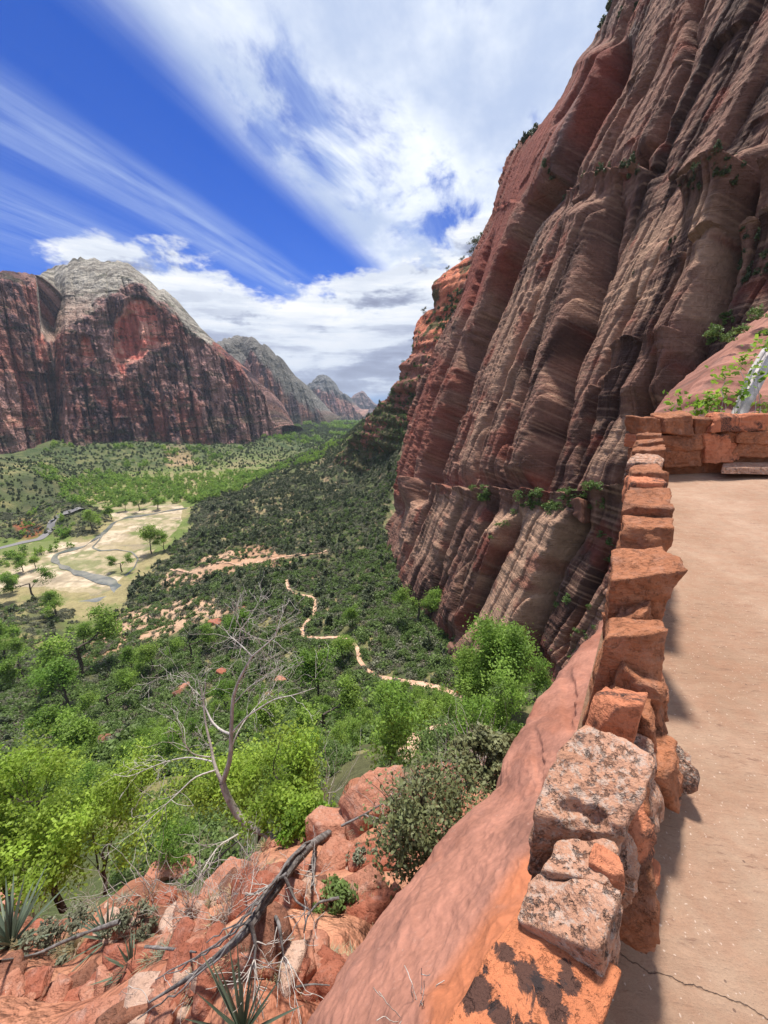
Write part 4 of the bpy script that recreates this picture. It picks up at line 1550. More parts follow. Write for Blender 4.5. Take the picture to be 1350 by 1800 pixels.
    for i in range(len(P)):
        if k[i] < .34 and nt < 125:
            nt += 1
            s_ = r_.uniform(.55, 1.1)
            place_tree(V_NEAR[i % 3], P[i] - [0, 0, .2], s_, r_.uniform(0, 6.28), 'young_tree',
                       where(P[i], s_, .75, .92, 'fresh green young tree', ('short', 'middling', 'tall')), 'tree', 'young trees below the ledge')
        elif nb < 250:
            nb += 1
            s_ = r_.uniform(.7, 1.3)
            place(V_OAKN[i % 3], P[i] - [0, 0, .2], s_, r_.uniform(0, 6.28), 'thicket_bush',
                  where(P[i], s_, .9, 1.1, 'dense green bush'), 'bush', 'bushes of the thicket below the ledge', .15)
    # ---- shrubs rooted on the ledges of the big cliff
    L = [([(925, 895), (950, 868), (1010, 862), (1090, 868), (1085, 900), (1000, 912)], 46, 'oak', 1.0, 'green shrub on the long ledge across the cliff'),
         ([(840, 872), (875, 850), (900, 880), (860, 890)], 10, 'oak', .9, 'green shrub at the far end of the long cliff ledge'),
         ([(1215, 345), (1290, 322), (1350, 305), (1350, 350), (1270, 362)], 26, 'jun', .55, 'dark green shrub on the high ledge near the right edge'),
         ([(1285, 430), (1350, 385), (1350, 480), (1300, 510)], 26, 'jun', .6, 'dark green shrub in the hanging thicket at the right'),
         ([(1235, 560), (1290, 545), (1290, 590), (1245, 600)], 8, 'oak', .8, 'olive green bush hanging in the hollow at the right of the cliff'),
         ([(1020, 330), (1060, 310), (1150, 290), (1165, 300), (1080, 330)], 12, 'jun', .5, 'small green shrub on the narrow upper ledge of the cliff'),
         ([(970, 350), (985, 290), (990, 300), (975, 360)], 5, 'jun', .6, 'dark shrub in the upper joint of the cliff'),
         ([(905, 262), (935, 226), (945, 232), (915, 262)], 5, 'jun', .6, 'shrub on the skyline of the cliff'),
         ([(1055, 925), (1085, 930), (1080, 990), (1062, 990)], 10, 'oak', .7, 'bright green shrub in the gully of the lower cliff'),
         ([(970, 1050), (1010, 1030), (1015, 1060), (975, 1070)], 7, 'oak', .8, 'green shrub above the dark hollow of the lower cliff'),
         ([(1000, 1110), (1050, 1060), (1060, 1090), (1000, 1170)], 9, 'oak', .6, 'green shrub in the gully beside the rock slab'),
         ([(880, 905), (925, 900), (920, 950), (890, 970)], 6, 'oak', .7, 'green shrub in the joint below the cliff ledge'),
         ([(1040, 20), (1120, 0), (1100, 40), (1050, 50)], 6, 'jun', .5, 'small shrub near the top of the cliff'),
         ([(1110, 480), (1200, 420), (1205, 440), (1115, 500)], 5, 'jun', .3, 'tiny shrub on the open face of the cliff')]
    rr_ = np.random.default_rng(77)
    for poly, cnt, kind, s0, lb in L:
        xs, ys = zip(*poly)
        g = 0
        while g < cnt:
            x, y = rr_.uniform(min(xs), max(xs)), rr_.uniform(min(ys), max(ys))
            if not poly_in(np.array([x]), np.array([y]), poly)[0]:
                continue
            g += 1
            W = on_cliff(x, y)
            d = np.linalg.norm(W)
            place((V_OAK if kind == 'oak' else V_JUN)[g % 4], W - CN * .2, s0 * rr_.uniform(.6, 1.3) * max(.7, d / 130), rr_.uniform(0, 6.28), 'ledge_shrub', lb, 'shrub', 'shrubs rooted on the cliff', .2)
    # ridge beyond
    PR, SCR = [], []
    rr_ = np.random.default_rng(78)
    while len(PR) < 3200:
        x, y = rr_.uniform(590, 850), rr_.uniform(480, 900)
        ex = np.interp(y, *zip(*EDGE2)) + 3
        if x < ex:
            continue
        dens = .03 if y < 560 else .15 + .85 * sst(y, 640, 740)
        if poly_in(np.array([x]), np.array([y]), [(765, 590), (790, 520), (815, 505), (815, 540), (790, 590), (770, 610)])[0]:
            dens = 1
        if rr_.random() < dens:
            PR.append(on_rc(x, y))
            SCR.append(rr_.uniform(.5, 1.4))
    stuff('ridge_scrub', np.array(PR), np.array(SCR), rr_.uniform(0, 6, len(PR)), objs['jun'][:2] + objs['oak'][:3], 'green scrub on the broken ridge behind the cliff')
    sx = np.array([(812, 436, 2.6), (806, 440, 1.2), (797, 449, 1.0), (776, 466, .8), (741, 545, 1.0), (884, 288, .9)])
    for i, (x, y, s_) in enumerate(sx[:5]):
        W = on_rc(x, y + 6)
        place_tree(V_PINE, W, s_ * .9, 0, 'pine_tree', ['tall thin pine standing alone on the rim of the red cliff', 'small shrub tree at the foot of the lone rim pine', 'low tree on the rim left of the lone pine', 'small bush tree on the middle of the red cliff rim', 'small tree on the knob below the red cliff'][i], 'tree')


build_vegetation()

# ================================================================== near rock, wall and path
M_SLAB = rock_mat('slick_rock', .55, .05, 1.0, strata=((1.2, 1.2, 6.0), (R(55), R(-30), R(20)), .34), colvar=.4, dist=.16,
                  speck=[(1.1, .60, .78, (.20, .125, .11), .5), (24, .60, .74, (.62, .46, .38), .28), (40, .62, .7, (.14, .07, .05), .3)])
M_RUB = rock_mat('rubble_mat', .3, .035, 1.0, colvar=.34, dist=.08)


def stone_material(name, c1, c2, lichen=.0, dark=.3, pale=.0, fine=.02, bump=1.0, stains=()):
    m_, k = new_mat(name)
    tc = k.n('ShaderNodeNewGeometry').outputs['Position']
    oi = k.n('ShaderNodeObjectInfo').outputs['Random']
    n1 = k.noise(tc, 5.5, 6, .62, .4)
    n2 = k.noise(tc, 1 / fine, 5, .7)
    n3 = k.noise(k.mapv(tc, (1, 1, 1), loc=(7, 3, 1)), 2.6, 5, .6, .8)
    st = k.noise(k.mapv(tc, (2, 2, 26), (R(8), R(6), 0)), 1.0, 4, .6, .2)
    f = k.m('ADD', k.m('MULTIPLY', k.mr(n1, .3, .7), .6), k.m('MULTIPLY', oi, .4))
    col = k.mix(f, tuple(c1) + (1,), tuple(c2) + (1,))
    v = k.m('ADD', .62, k.m('ADD', k.m('MULTIPLY', n2, .5), k.m('MULTIPLY', st, .28)))
    sc_ = k.n('ShaderNodeVectorMath', operation='SCALE', i_0=col)
    k.put(sc_.inputs[3], v)
    col = sc_.outputs[0]
    if dark:
        dk = k.mr(n3, .54, .62)
        dk = k.m('MULTIPLY', dk, k.mr(n2, .38, .52))
        col = k.mix(k.m('MULTIPLY', dk, dark), col, (.045, .035, .032, 1))
    if lichen:
        l_ = k.mr(k.noise(tc, 34, 6, .78, .1), .50, .58)
        col = k.mix(k.m('MULTIPLY', l_, lichen), col, (.50, .41, .34, 1))
        l2 = k.mr(k.noise(k.mapv(tc, loc=(3, 9, 4)), 60, 5, .8), .56, .63)
        col = k.mix(k.m('MULTIPLY', l2, lichen * 1.3), col, (.06, .045, .04, 1))
    if pale:
        l_ = k.mr(k.noise(tc, 9, 5, .6), .5, .7)
        col = k.mix(k.m('MULTIPLY', l_, pale), col, (.58, .48, .42, 1))
    pit = k.mr(k.noise(tc, 26, 5, .7, .0), .36, .46)
    for (x, y, z, ra) in stains:
        dv = k.n('ShaderNodeVectorMath', operation='DISTANCE', i_0=tc)
        dv.inputs[1].default_value = (x, y, z)
        q = k.m('ADD', k.m('DIVIDE', dv.outputs['Value'], ra), k.m('MULTIPLY', k.m('SUBTRACT', k.noise(tc, 22, 5, .7, .8), .5), 3.2))
        col = k.mix(k.m('MULTIPLY', k.mr(q, .75, 1.0, 1, 0), .88), col, (.035, .028, .028, 1))
    h = k.m('ADD', k.m('MULTIPLY', n1, .06), k.m('ADD', k.m('MULTIPLY', n2, fine * .8), k.m('MULTIPLY', st, .02)))
    h = k.m('ADD', h, k.m('MULTIPLY', pit, .006 + lichen * .02))
    bp = k.n('ShaderNodeBump', i_Height=h)
    bp.inputs['Strength'].default_value = bump
    bp.inputs['Distance'].default_value = 1.0
    finish(k, col, .9, bp.outputs[0], .2)
    return m_


M_ST_OR = stone_material('stone_orange', lin(204, 134, 100), lin(190, 116, 84), 0, .9, 0, .012)
M_ST_TAN = stone_material('stone_speckled', lin(194, 148, 122), lin(172, 124, 98), .62, .8, .1, .012)
M_ST_BR = stone_material('stone_brown', lin(180, 118, 84), lin(138, 88, 62), .06, .35, .1, .016)
M_ROCK = [stone_material('rubble_red', lin(166, 104, 82), lin(144, 84, 64), 0, .1, .15, .02),
          stone_material('rubble_pink', lin(182, 130, 106), lin(166, 108, 86), 0, .05, .25, .02),
          stone_material('rubble_brown', lin(146, 98, 76), lin(112, 76, 62), .05, .3, 0, .02),
          stone_material('rubble_pale', lin(200, 168, 148), lin(180, 146, 126), 0, .1, .2, .02)]


def cube_sphere(n):
    """unit directions over a cube sphere, welded, and quad faces"""
    t = np.linspace(-1, 1, n + 1)
    idx, V, F = {}, [], []

    def vid(p):
        key = tuple(int(round(c * 4096)) for c in p)
        if key not in idx:
            idx[key] = len(V)
            V.append(p)
        return idx[key]
    for ax in range(3):
        for sg in (-1, 1):
            g = np.empty((n + 1, n + 1), int)
            for i in range(n + 1):
                for j in range(n + 1):
                    p = [0, 0, 0]
                    p[ax] = sg
                    p[(ax + 1) % 3] = t[i]
                    p[(ax + 2) % 3] = t[j]
                    g[i, j] = vid(p)
            for i in range(n):
                for j in range(n):
                    q = [g[i, j], g[i + 1, j], g[i + 1, j + 1], g[i, j + 1]]
                    F.append(q if sg > 0 else q[::-1])
    return np.array(V, float), np.array(F)


CS = {n: cube_sphere(n) for n in (4, 6, 10, 18, 34)}


def cut_block(n, seed, cuts=7, cmin=1.12, cmax=1.45, jit=.12, soft=44.):
    """a block inside -1..1 with jittered faces and random chipped corners"""
    r = np.random.default_rng(seed)
    V, F = CS[n]
    D = V / np.linalg.norm(V, axis=1)[:, None]
    N, L = [], []
    for ax in range(3):
        for sg in (-1, 1):
            v = r.normal(size=3) * jit
            v[ax] = sg
            N.append(v / np.linalg.norm(v))
            L.append(1 - abs(r.normal()) * jit * .5)
    for _ in range(cuts):
        v = r.normal(size=3)
        v /= np.linalg.norm(v)
        N.append(v)
        L.append(r.uniform(cmin, cmax) * (np.abs(v).sum()) / 1.45)
    N, L = np.array(N), np.array(L)
    q = np.maximum(D @ N.T, 1e-4) / L
    k = (q ** soft).sum(1) ** (1 / soft)
    return D / k[:, None], F


def trilin(U, Cn):
    """map -1..1 block coordinates into 8 corners: bottom FL FR BR BL then top FL FR BR BL"""
    u, v, w = [(U[:, i:i + 1] + 1) / 2 for i in range(3)]
    b = (1 - u) * (1 - v) * Cn[0] + u * (1 - v) * Cn[1] + u * v * Cn[2] + (1 - u) * v * Cn[3]
    t = (1 - u) * (1 - v) * Cn[4] + u * (1 - v) * Cn[5] + u * v * Cn[6] + (1 - u) * v * Cn[7]
    return b * (1 - w) + t * w


def stone(Cn, seed, mat, parent, n=18, rough=.012, label=None, name='stone', hollows=(), **kw):
    U, F = cut_block(n, seed, **kw)
    P = trilin(U, np.asarray(Cn, float))
    c = P.mean(0)
    d = (P - c) / (np.linalg.norm(P - c, axis=1)[:, None] + 1e-6)
    s = np.ptp(P, axis=0).mean()
    k_ = s * rough / .02
    P = P + d * (fbm(P, 3.0 / s, 4, seed, .5) * .075 * k_ + ridged(P, 6 / s, 3, seed + 3, .5) * .012 * k_ + np.tanh(fbm(P * [.4, .4, 1], 9 / s, 3, seed + 7) * 6) * .012 * k_)[:, None]
    for hp, hr, hd in hollows:
        q = np.linalg.norm(P - hp, axis=1) / hr + .5 * fbm(P, 14, 3, seed + 9)
        P = P - d * (hd * (1 - sst(q, .3, 1.1)))[:, None]
    o = link(name, mesh_from(name, P, F, mat), parent)
    if label:
        o['label'] = label
    return o


WO = np.array([.10, .50])
WA = np.array([.57, .82]) / np.hypot(.57, .82)
WB = np.array([WA[1], -WA[0]])


def wall_pt(s, t, z):
    q = WO + WA * s + WB * t
    return np.array([q[0], q[1], z])


def tl(s):
    return np.interp(s, [-.9, 0, .3, .8, 1.2, 2, 3, 4, 5, 6, 7.9], [.02, .05, .12, .14, .17, .13, .09, .05, .02, -.02, -.1])


def top_z(s):
    return -1.25 + .114 * s


def path_z(s):
    return -1.82 + .068 * s


def on_top(px, py, lift):
    D = ray(px, py)
    n = np.array([-.114 * WA[0], -.114 * WA[1], 1.0])
    k = -1.25 + lift - .114 * (WO @ WA)
    return D * (k / (D @ n))


M_ST_1 = None


def build_wall():
    global M_ST_1
    M_ST_1 = stone_material('stone_stained', lin(200, 126, 88), lin(186, 110, 74), 0, .3, 0, .012, stains=[tuple(on_top(x, y, 0)) + (r_,) for x, y, r_ in [(838, 1738, .042), (892, 1672, .026), (925, 1712, .034), (968, 1762, .046), (880, 1790, .03), (850, 1700, .014), (1000, 1720, .03), (930, 1850, .05)]])
    e = bpy.data.objects.new('stone_parapet_wall', None)
    C.objects.link(e)
    tag(e, 'low dry looking wall of rough orange brown sandstone blocks along the path edge', 'wall')
    # top stones as seen, nearest first: four corners of the top face FL FR BR BL, lift of the top, thickness, material
    L = [([(640, 1990), (990, 1990), (1076, 1662), (926, 1588)], .0, .42, M_ST_1, 'large smooth orange block with black stains', dict(cuts=3, cmin=1.35)),
         ([(908, 1596), (1062, 1672), (1104, 1570), (948, 1512)], .035, .30, M_ST_TAN, 'pale block speckled with white and black lichen', dict(cuts=9)),
         ([(950, 1528), (1082, 1560), (1085, 1478), (975, 1468)], .035, .30, M_ST_TAN, 'rough tan stone', dict(cuts=10)),
         ([(1040, 1522), (1106, 1548), (1100, 1482), (1052, 1466)], .07, .2, M_ST_OR, 'small red angular stone', dict(cuts=10, cmin=.95)),
         ([(943, 1398), (1096, 1440), (1134, 1312), (1022, 1264)], .09, .42, M_ST_TAN, 'large pitted pinkish block with dark hollows in its front', dict(cuts=9, cmin=1.2, hollows=[(on_top(1000, 1425, .05), .045, .05), (on_top(1052, 1440, .05), .04, .05), (on_top(1095, 1385, .14), .03, .015)])),
         ([(1034, 1252), (1112, 1270), (1142, 1196), (1068, 1172)], .05, .62, M_ST_OR, 'smooth orange block', dict(cuts=6)),
         ([(1062, 1118), (1172, 1124), (1166, 1072), (1066, 1062)], .06, .62, M_ST_BR, 'squarish brown block with pale top', dict(cuts=8)),
         ([(1074, 1012), (1174, 1010), (1160, 962), (1088, 960)], .06, .42, M_ST_BR, 'tall brown cube shaped block', dict(cuts=4, cmin=1.4)),
         ([(1088, 935), (1186, 938), (1180, 902), (1098, 896)], .06, .30, M_ST_BR, None, dict(cuts=10)),
         ([(1098, 888), (1182, 892), (1174, 858), (1106, 856)], .08, .28, M_ST_BR, None, dict(cuts=8)),
         ([(1104, 852), (1172, 854), (1168, 834), (1108, 832)], .08, .28, M_ST_OR, None, dict(cuts=7)),
         ([(1108, 828), (1170, 830), (1166, 815), (1112, 813)], .08, .30, M_ST_BR, None, dict(cuts=7)),
         ([(1111, 809), (1168, 810), (1165, 799), (1114, 797)], .07, .30, M_ST_TAN, None, dict(cuts=7)),
         ([(1115, 792), (1166, 792), (1163, 783), (1117, 782)], .08, .32, M_ST_BR, None, dict(cuts=7)),
         ([(1117, 777), (1165, 778), (1162, 771), (1119, 770)], .10, .34, M_ST_BR, None, dict(cuts=7)),
         ([(1119, 765), (1163, 766), (1161, 760), (1121, 759)], .10, .36, M_ST_BR, None, dict(cuts=7))]
    for q, (pc, lift, th, mt, lb, kw) in enumerate(L):
        T = [on_top(x, y, lift) for x, y in pc]
        cen = np.mean(T, 0)
        T = [cen + (p - cen) * 1.09 for p in T]
        B = [p + (cen - p) * .06 - [0, 0, th] for p in T]
        n = 34 if q < 8 else 18
        stone(B + T, 900 + q, mt, e, n=n, rough=.012 if q < 1 else .02, label=lb, **kw)
    # the wall goes on behind the viewer
    rb = np.random.default_rng(6)
    s = -.42
    while s > -2.6:
        ln = rb.uniform(.26, .42)
        zt, zl = top_z(s) + rb.uniform(-.02, .05), top_z(s) - .4
        c = [wall_pt(s - ln, -.02, zl), wall_pt(s - ln, .30, zl), wall_pt(s, .30, zl), wall_pt(s, -.02, zl), wall_pt(s - ln, -.02, zt), wall_pt(s - ln, .30, zt), wall_pt(s, .30, zt), wall_pt(s, -.02, zt)]
        stone(c, 1300 + int(-s * 10), [M_ST_TAN, M_ST_OR, M_ST_BR][rb.integers(0, 3)], e, n=10, rough=.02)
        s -= ln
    # courses on the path side
    r = np.random.default_rng(5)
    for row, (z0, z1, tt) in enumerate([(0.0, .32, .37), (.29, .58, .35), (.55, .84, .31)]):
        s = -2.6
        while s < 7.5:
            ln = r.uniform(.10, .26)
            h = top_z(s) - path_z(s)
            zb = path_z(s) - .06 + h * z0
            zt = path_z(s) + h * z1 + r.uniform(-.04, .02)
            w = tl(s) + tt - .07 + r.uniform(-.05, .05) + (.04 if 1.05 < s < 1.6 else 0) + (.06 if 3.0 < s < 3.9 else 0)
            w -= .11 * (1 - sst(np.array(s), .3, .6))
            c = [wall_pt(s, tl(s) + .06, zb), wall_pt(s, w, zb), wall_pt(s + ln, w, zb), wall_pt(s + ln, tl(s) + .06, zb), wall_pt(s, tl(s) + .06, zt), wall_pt(s, w - .02, zt), wall_pt(s + ln, w - .02, zt), wall_pt(s + ln, tl(s) + .06, zt)]
            stone(c, 1000 + row * 50 + int(s * 10), [M_ST_BR, M_ST_BR, M_ST_TAN, M_ST_OR][r.integers(0, 4)], e, n=18 if s < 4 else 10, rough=.034, cuts=11, jit=.2)
            s += ln * .98
    # mortar core and footing
    V, F = [], []
    ss = np.linspace(-3.0, 7.9, 72)
    for s in ss:
        for (t, z) in ((tl(s) + .05, -3.4 + .02 * s), (tl(s) + .05, top_z(s) - .27), (tl(s) + .19, top_z(s) - .27), (tl(s) + .22, -3.4 + .02 * s)):
            p = wall_pt(s, t, z)
            V.append(p)
    V = np.array(V)
    V += fbm(V, 6, 3, 77)[:, None] * .02
    for i in range(len(ss) - 1):
        for k in range(4):
            a, b = i * 4 + k, i * 4 + (k + 1) % 4
            F.append([a, b, b + 4, a + 4])
    link('mortar_core', mesh_from('mortar_core', V, np.array(F), M_ST_BR, smooth=False), e)
    # the far return of the wall, running to the right
    d0 = 7.15

    def wp(px, py, back):
        u = ray(px, py)
        q = u * ((6.55 + back) / u[1])
        return q
    B = [(1122, 1164, 733, 766, 0), (1120, 1166, 764, 792, .02), (1163, 1222, 730, 768, .03), (1220, 1262, 734, 767, .0), (1259, 1362, 728, 760, .04), (1163, 1240, 763, 792, .02), (1165, 1237, 789, 822, .03),
         (1237, 1286, 763, 815, .04), (1262, 1300, 758, 778, .0), (1296, 1372, 757, 780, .04), (1284, 1300, 776, 812, .0), (1294, 1375, 778, 806, .03), (1370, 1460, 728, 768, .02), (1368, 1450, 765, 806, .03), (1120, 1168, 790, 822, .0)]
    for q, (x0, x1, y0, y1, pr) in enumerate(B):
        f = [wp(x0, y1, -pr), wp(x1, y1, -pr), wp(x1, y0, -pr + .01), wp(x0, y0, -pr + .01)]
        bk = np.array([0, .34, 0])
        c = [f[0], f[1], f[1] + bk, f[0] + bk, f[3], f[2], f[2] + bk, f[3] + bk]
        stone(c, 1200 + q, [M_ST_BR, M_ST_OR, M_ST_BR][q % 3], e, n=18, rough=.022, cuts=9, label='corner block where the wall turns' if q == 0 else None)
    f = [wp(1262, 824, -.35), wp(1460, 824, -.35), wp(1460, 812, .05), wp(1275, 811, .05)]
    dn = np.array([0, 0, -.09])
    stone([f[0] + dn, f[1] + dn, f[2] + dn, f[3] + dn, f[0], f[1], f[2], f[3]], 1230, M_ST_TAN, e, n=18, rough=.012, cuts=6, label='flat ledge stone at the foot of the end wall')
    a, b = wp(1150, 830, .12), wp(1460, 740, .12)
    V = [[a[0], a[1], a[2] - .6], [b[0], a[1], a[2] - .6], [b[0], a[1] + .2, a[2] - .6], [a[0], a[1] + .2, a[2] - .6]]
    V += [[x, y, b[2]] for x, y, z in V]
    link('mortar_core', mesh_from('mortar_core', np.array(V), np.array([[0, 1, 5, 4], [1, 2, 6, 5], [2, 3, 7, 6], [3, 0, 4, 7], [4, 5, 6, 7], [3, 2, 1, 0]]), M_ST_BR, smooth=False), e)


def build_path():
    m_, k = new_mat('path_concrete')
    pos = k.n('ShaderNodeNewGeometry').outputs['Position']
    az = math.atan2(WA[0], WA[1])
    # broom marks run across the path
    q = k.mapv(pos, (1, 1, 1), (0, 0, R(8)))
    big = k.noise(pos, .9, 5, .6)
    mid = k.noise(pos, 9, 6, .65)
    brm = k.noise(k.mapv(q, (13, 52, 1)), 1.0, 6, .7, .5)
    brm2 = k.noise(k.mapv(q, (7, 22, 1), loc=(4, 2, 0)), 1.0, 6, .7, .6)
    grain = k.noise(pos, 110, 5, .8)
    col = k.mix(k.mr(big, .3, .7), tuple(lin(174, 146, 124)) + (1,), tuple(lin(150, 120, 98)) + (1,))
    col = k.mix(k.m('MULTIPLY', k.mr(mid, .35, .7), .35), col, tuple(lin(150, 104, 80)) + (1,))
    v = k.m('ADD', .55, k.m('ADD', k.m('MULTIPLY', grain, .45), k.m('MULTIPLY', brm2, .45)))
    sc_ = k.n('ShaderNodeVectorMath', operation='SCALE', i_0=col)
    k.put(sc_.inputs[3], v)
    col = sc_.outputs[0]
    scar = k.m('MULTIPLY', k.mr(brm, .55, .66), k.mr(k.noise(pos, 3.0, 3), .36, .60))
    col = k.mix(k.m('MULTIPLY', scar, .6), col, (.16, .085, .06, 1))
    vo = k.n('ShaderNodeTexVoronoi', i_Vector=k.n('ShaderNodeVectorMath', operation='ADD', i_0=pos, i_1=k.n('ShaderNodeVectorMath', operation='SCALE', i_0=k.noise(pos, 60, 2, out=1), i_3=.02).outputs[0]).outputs[0], i_Scale=70.0)
    peb = k.m('MULTIPLY', k.mr(vo.outputs['Distance'], .26, .18), k.mr(k.n('ShaderNodeSeparateColor', i_0=vo.outputs['Color']).outputs[0], .80, .82))
    col = k.mix(k.m('MULTIPLY', peb, .45), col, tuple(lin(226, 205, 190)) + (1,))
    vo2 = k.n('ShaderNodeTexVoronoi', i_Vector=pos, i_Scale=16.0)
    pb2 = k.m('MULTIPLY', k.mr(vo2.outputs['Distance'], .09, .06), k.mr(k.n('ShaderNodeSeparateColor', i_0=vo2.outputs['Color']).outputs[1], .86, .88))
    col = k.mix(k.m('MULTIPLY', pb2, .7), col, (.10, .06, .05, 1))
    # hairline crack across the path
    spx = k.n('ShaderNodeSeparateXYZ', i_0=k.mapv(pos, (1, 1, 1), (0, 0, R(20))))
    wob = k.m('MULTIPLY', k.m('SUBTRACT', k.noise(pos, 4.0, 5, .7), .5), .10)
    cr = k.mr(k.m('ABSOLUTE', k.m('ADD', k.m('SUBTRACT', spx.outputs[1], 1.02), wob)), .0, .0035, 1, 0)
    col = k.mix(k.m('MULTIPLY', cr, .5), col, (.09, .05, .035, 1))
    h = k.m('ADD', k.m('MULTIPLY', brm, .006), k.m('ADD', k.m('MULTIPLY', grain, .006), k.m('MULTIPLY', brm2, .008)))
    h = k.m('SUBTRACT', h, k.m('MULTIPLY', cr, .008))
    h = k.m('ADD', h, k.m('MULTIPLY', mid, .006))
    bp = k.n('ShaderNodeBump', i_Height=h)
    bp.inputs['Strength'].default_value = .9
    bp.inputs['Distance'].default_value = 1.0
    finish(k, col, .85, bp.outputs[0], .25)
    s, t = np.meshgrid(np.linspace(-2.5, 9.5, 420), np.linspace(.12, 7.5, 300))
    XY = WO + s[..., None] * WA + t[..., None] * WB
    z = path_z(s) + .0 * t
    P = np.concatenate([XY, z[..., None]], -1)
    P[..., 2] += fbm(P, 1.1, 3, 301) * .012 + fbm(P, 7, 3, 302) * .003 + .03 * np.exp(-(t - .3) / .12)
    o = sheet('path', P, P * 0 + .5, m_, flip=False)
    tag(o, kind='structure')
    # the block of ground the path stands on
    return o


SLAB_EDGE = [(500, 1960), (545, 1800), (588, 1735), (640, 1645), (692, 1560), (772, 1465), (838, 1404), (872, 1366), (878, 1322), (912, 1275), (952, 1228), (1008, 1152), (1062, 1082), (1085, 1040)]
SLAB_IN = [(830, 1960), (860, 1800), (900, 1740), (950, 1650), (1000, 1560), (1040, 1465), (1060, 1404), (1090, 1366), (1100, 1322), (1105, 1275), (1110, 1228), (1120, 1152), (1130, 1082), (1135, 1040)]


def build_slab():
    K = [(540, 1960, 1.75), (552, 1800, 2.05), (650, 1645, 2.5), (702, 1560, 2.8), (780, 1465, 3.15), (870, 1368, 3.7), (878, 1322, 4.1), (952, 1228, 5.6), (1008, 1152, 6.6), (1062, 1082, 8.0), (1085, 1040, 9.0),
         (830, 1960, .95), (860, 1800, 1.12), (950, 1650, 1.4), (1000, 1560, 1.7), (1060, 1404, 2.3), (1100, 1322, 3.0), (1110, 1228, 4.2), (1120, 1152, 5.5), (1130, 1082, 7.2), (700, 1800, 1.45), (930, 1480, 2.0), (1000, 1300, 3.3), (800, 1620, 1.85)]
    X = np.array([[a / 300, b / 300] for a, b, _ in K])
    f = RBF(X, np.log(np.array([c for *_, c in K])), 1e-3)
    m, n = 420, 230
    E, I = resample(SLAB_EDGE, m), resample(SLAB_IN, m)
    s = np.linspace(0, 1, n)
    PX = E[:, None, 0] + s * (I[:, None, 0] - E[:, None, 0])
    PY = E[:, None, 1] + s * (I[:, None, 1] - E[:, None, 1])
    d = np.exp(f(np.stack([PX / 300, PY / 300], -1)))
    P = ray(PX, PY) * d[..., None]
    nrm = np.array([-.60, .45, .66])
    up = np.array([.3, .7, 0])
    disp = fbm(P * [1, 1, 1], .9, 4, 311) * .10 + ridged(P @ np.array([[.8, .1, .2], [.1, .35, .3], [.2, .3, .9]]), 1.6, 3, 312) * .03 + fbm(P, 7, 4, 313) * .014 + ridged(P @ np.array([[1, .2, .1], [.1, .25, .2], [.1, .2, .9]]), 14, 3, 319) * .008
    # shallow scars
    for (x, y, rx, ry, a) in [(1000, 1230, 14, 60, .05), (940, 1330, 10, 56, .03)]:
        rr = np.hypot((PX - x) / rx, (PY - y) / ry)
        disp -= a * (1 - sst(rr + .3 * fbm(P, 4, 3, 314), .5, 1.1))
    edge = (PX - E[:, None, 0]) * d / F_PX
    disp -= .03 * np.exp(-edge / .04)
    P = P + nrm * disp[..., None]
    Wr = []
    for i in range(14, 0, -1):
        q = i / 14
        Wr.append(P[:, 0] + np.array([-.10, .45, -2.6]) * (q ** 1.5) * (1 + d[:, :1] * .2) + nrm * (fbm(P[:, 0] + q * 2, 2, 3, 315) * .12)[:, None])
    Wr = np.stack(Wr, 1)
    n1 = fbm(P, 1.2, 4, 316)
    n2 = fbm(P @ np.array([[1, .2, .2], [.2, .3, .3], [.2, .3, 1.]]), 4, 4, 317)
    base = lerp(lin(166, 116, 98), lin(148, 98, 80), sst(n1, -.25, .3))
    base = lerp(base, lin(140, 100, 88), sst(n2 + n1 * .5, .0, .35) * .45)
    near = soft_poly(PX, PY, [(930, 1490), (1000, 1500), (1100, 1700), (900, 1990), (760, 1990), (760, 1760), (850, 1630)], 14)
    base = lerp(base, lin(182, 112, 78), near * .9)
    st = np.hypot((PX - 912) / 34, (PY - 1470) / 46) + .5 * n2
    base = lerp(base, lin(118, 84, 74), (1 - sst(st, .4, 1.1)) * .55)
    Pc = np.concatenate([Wr, P], 1)
    Cc = np.concatenate([np.repeat(base[:, :1], 14, 1), base], 1)
    ext = np.stack([Pc[0] + np.array([-.57, -.82, -.22]) * .16 * i for i in range(26, 0, -1)])
    ext = ext + nrm * (fbm(ext, .9, 3, 318) * .12 * np.linspace(1, 0, 26)[:, None])[..., None]
    Pc = np.concatenate([ext, Pc], 0)
    Cc = np.concatenate([np.repeat(Cc[:1], 26, 0), Cc], 0)
    o = sheet('rock_slab', Pc, Cc, M_SLAB, flip=True)
    tag(o, kind='structure')


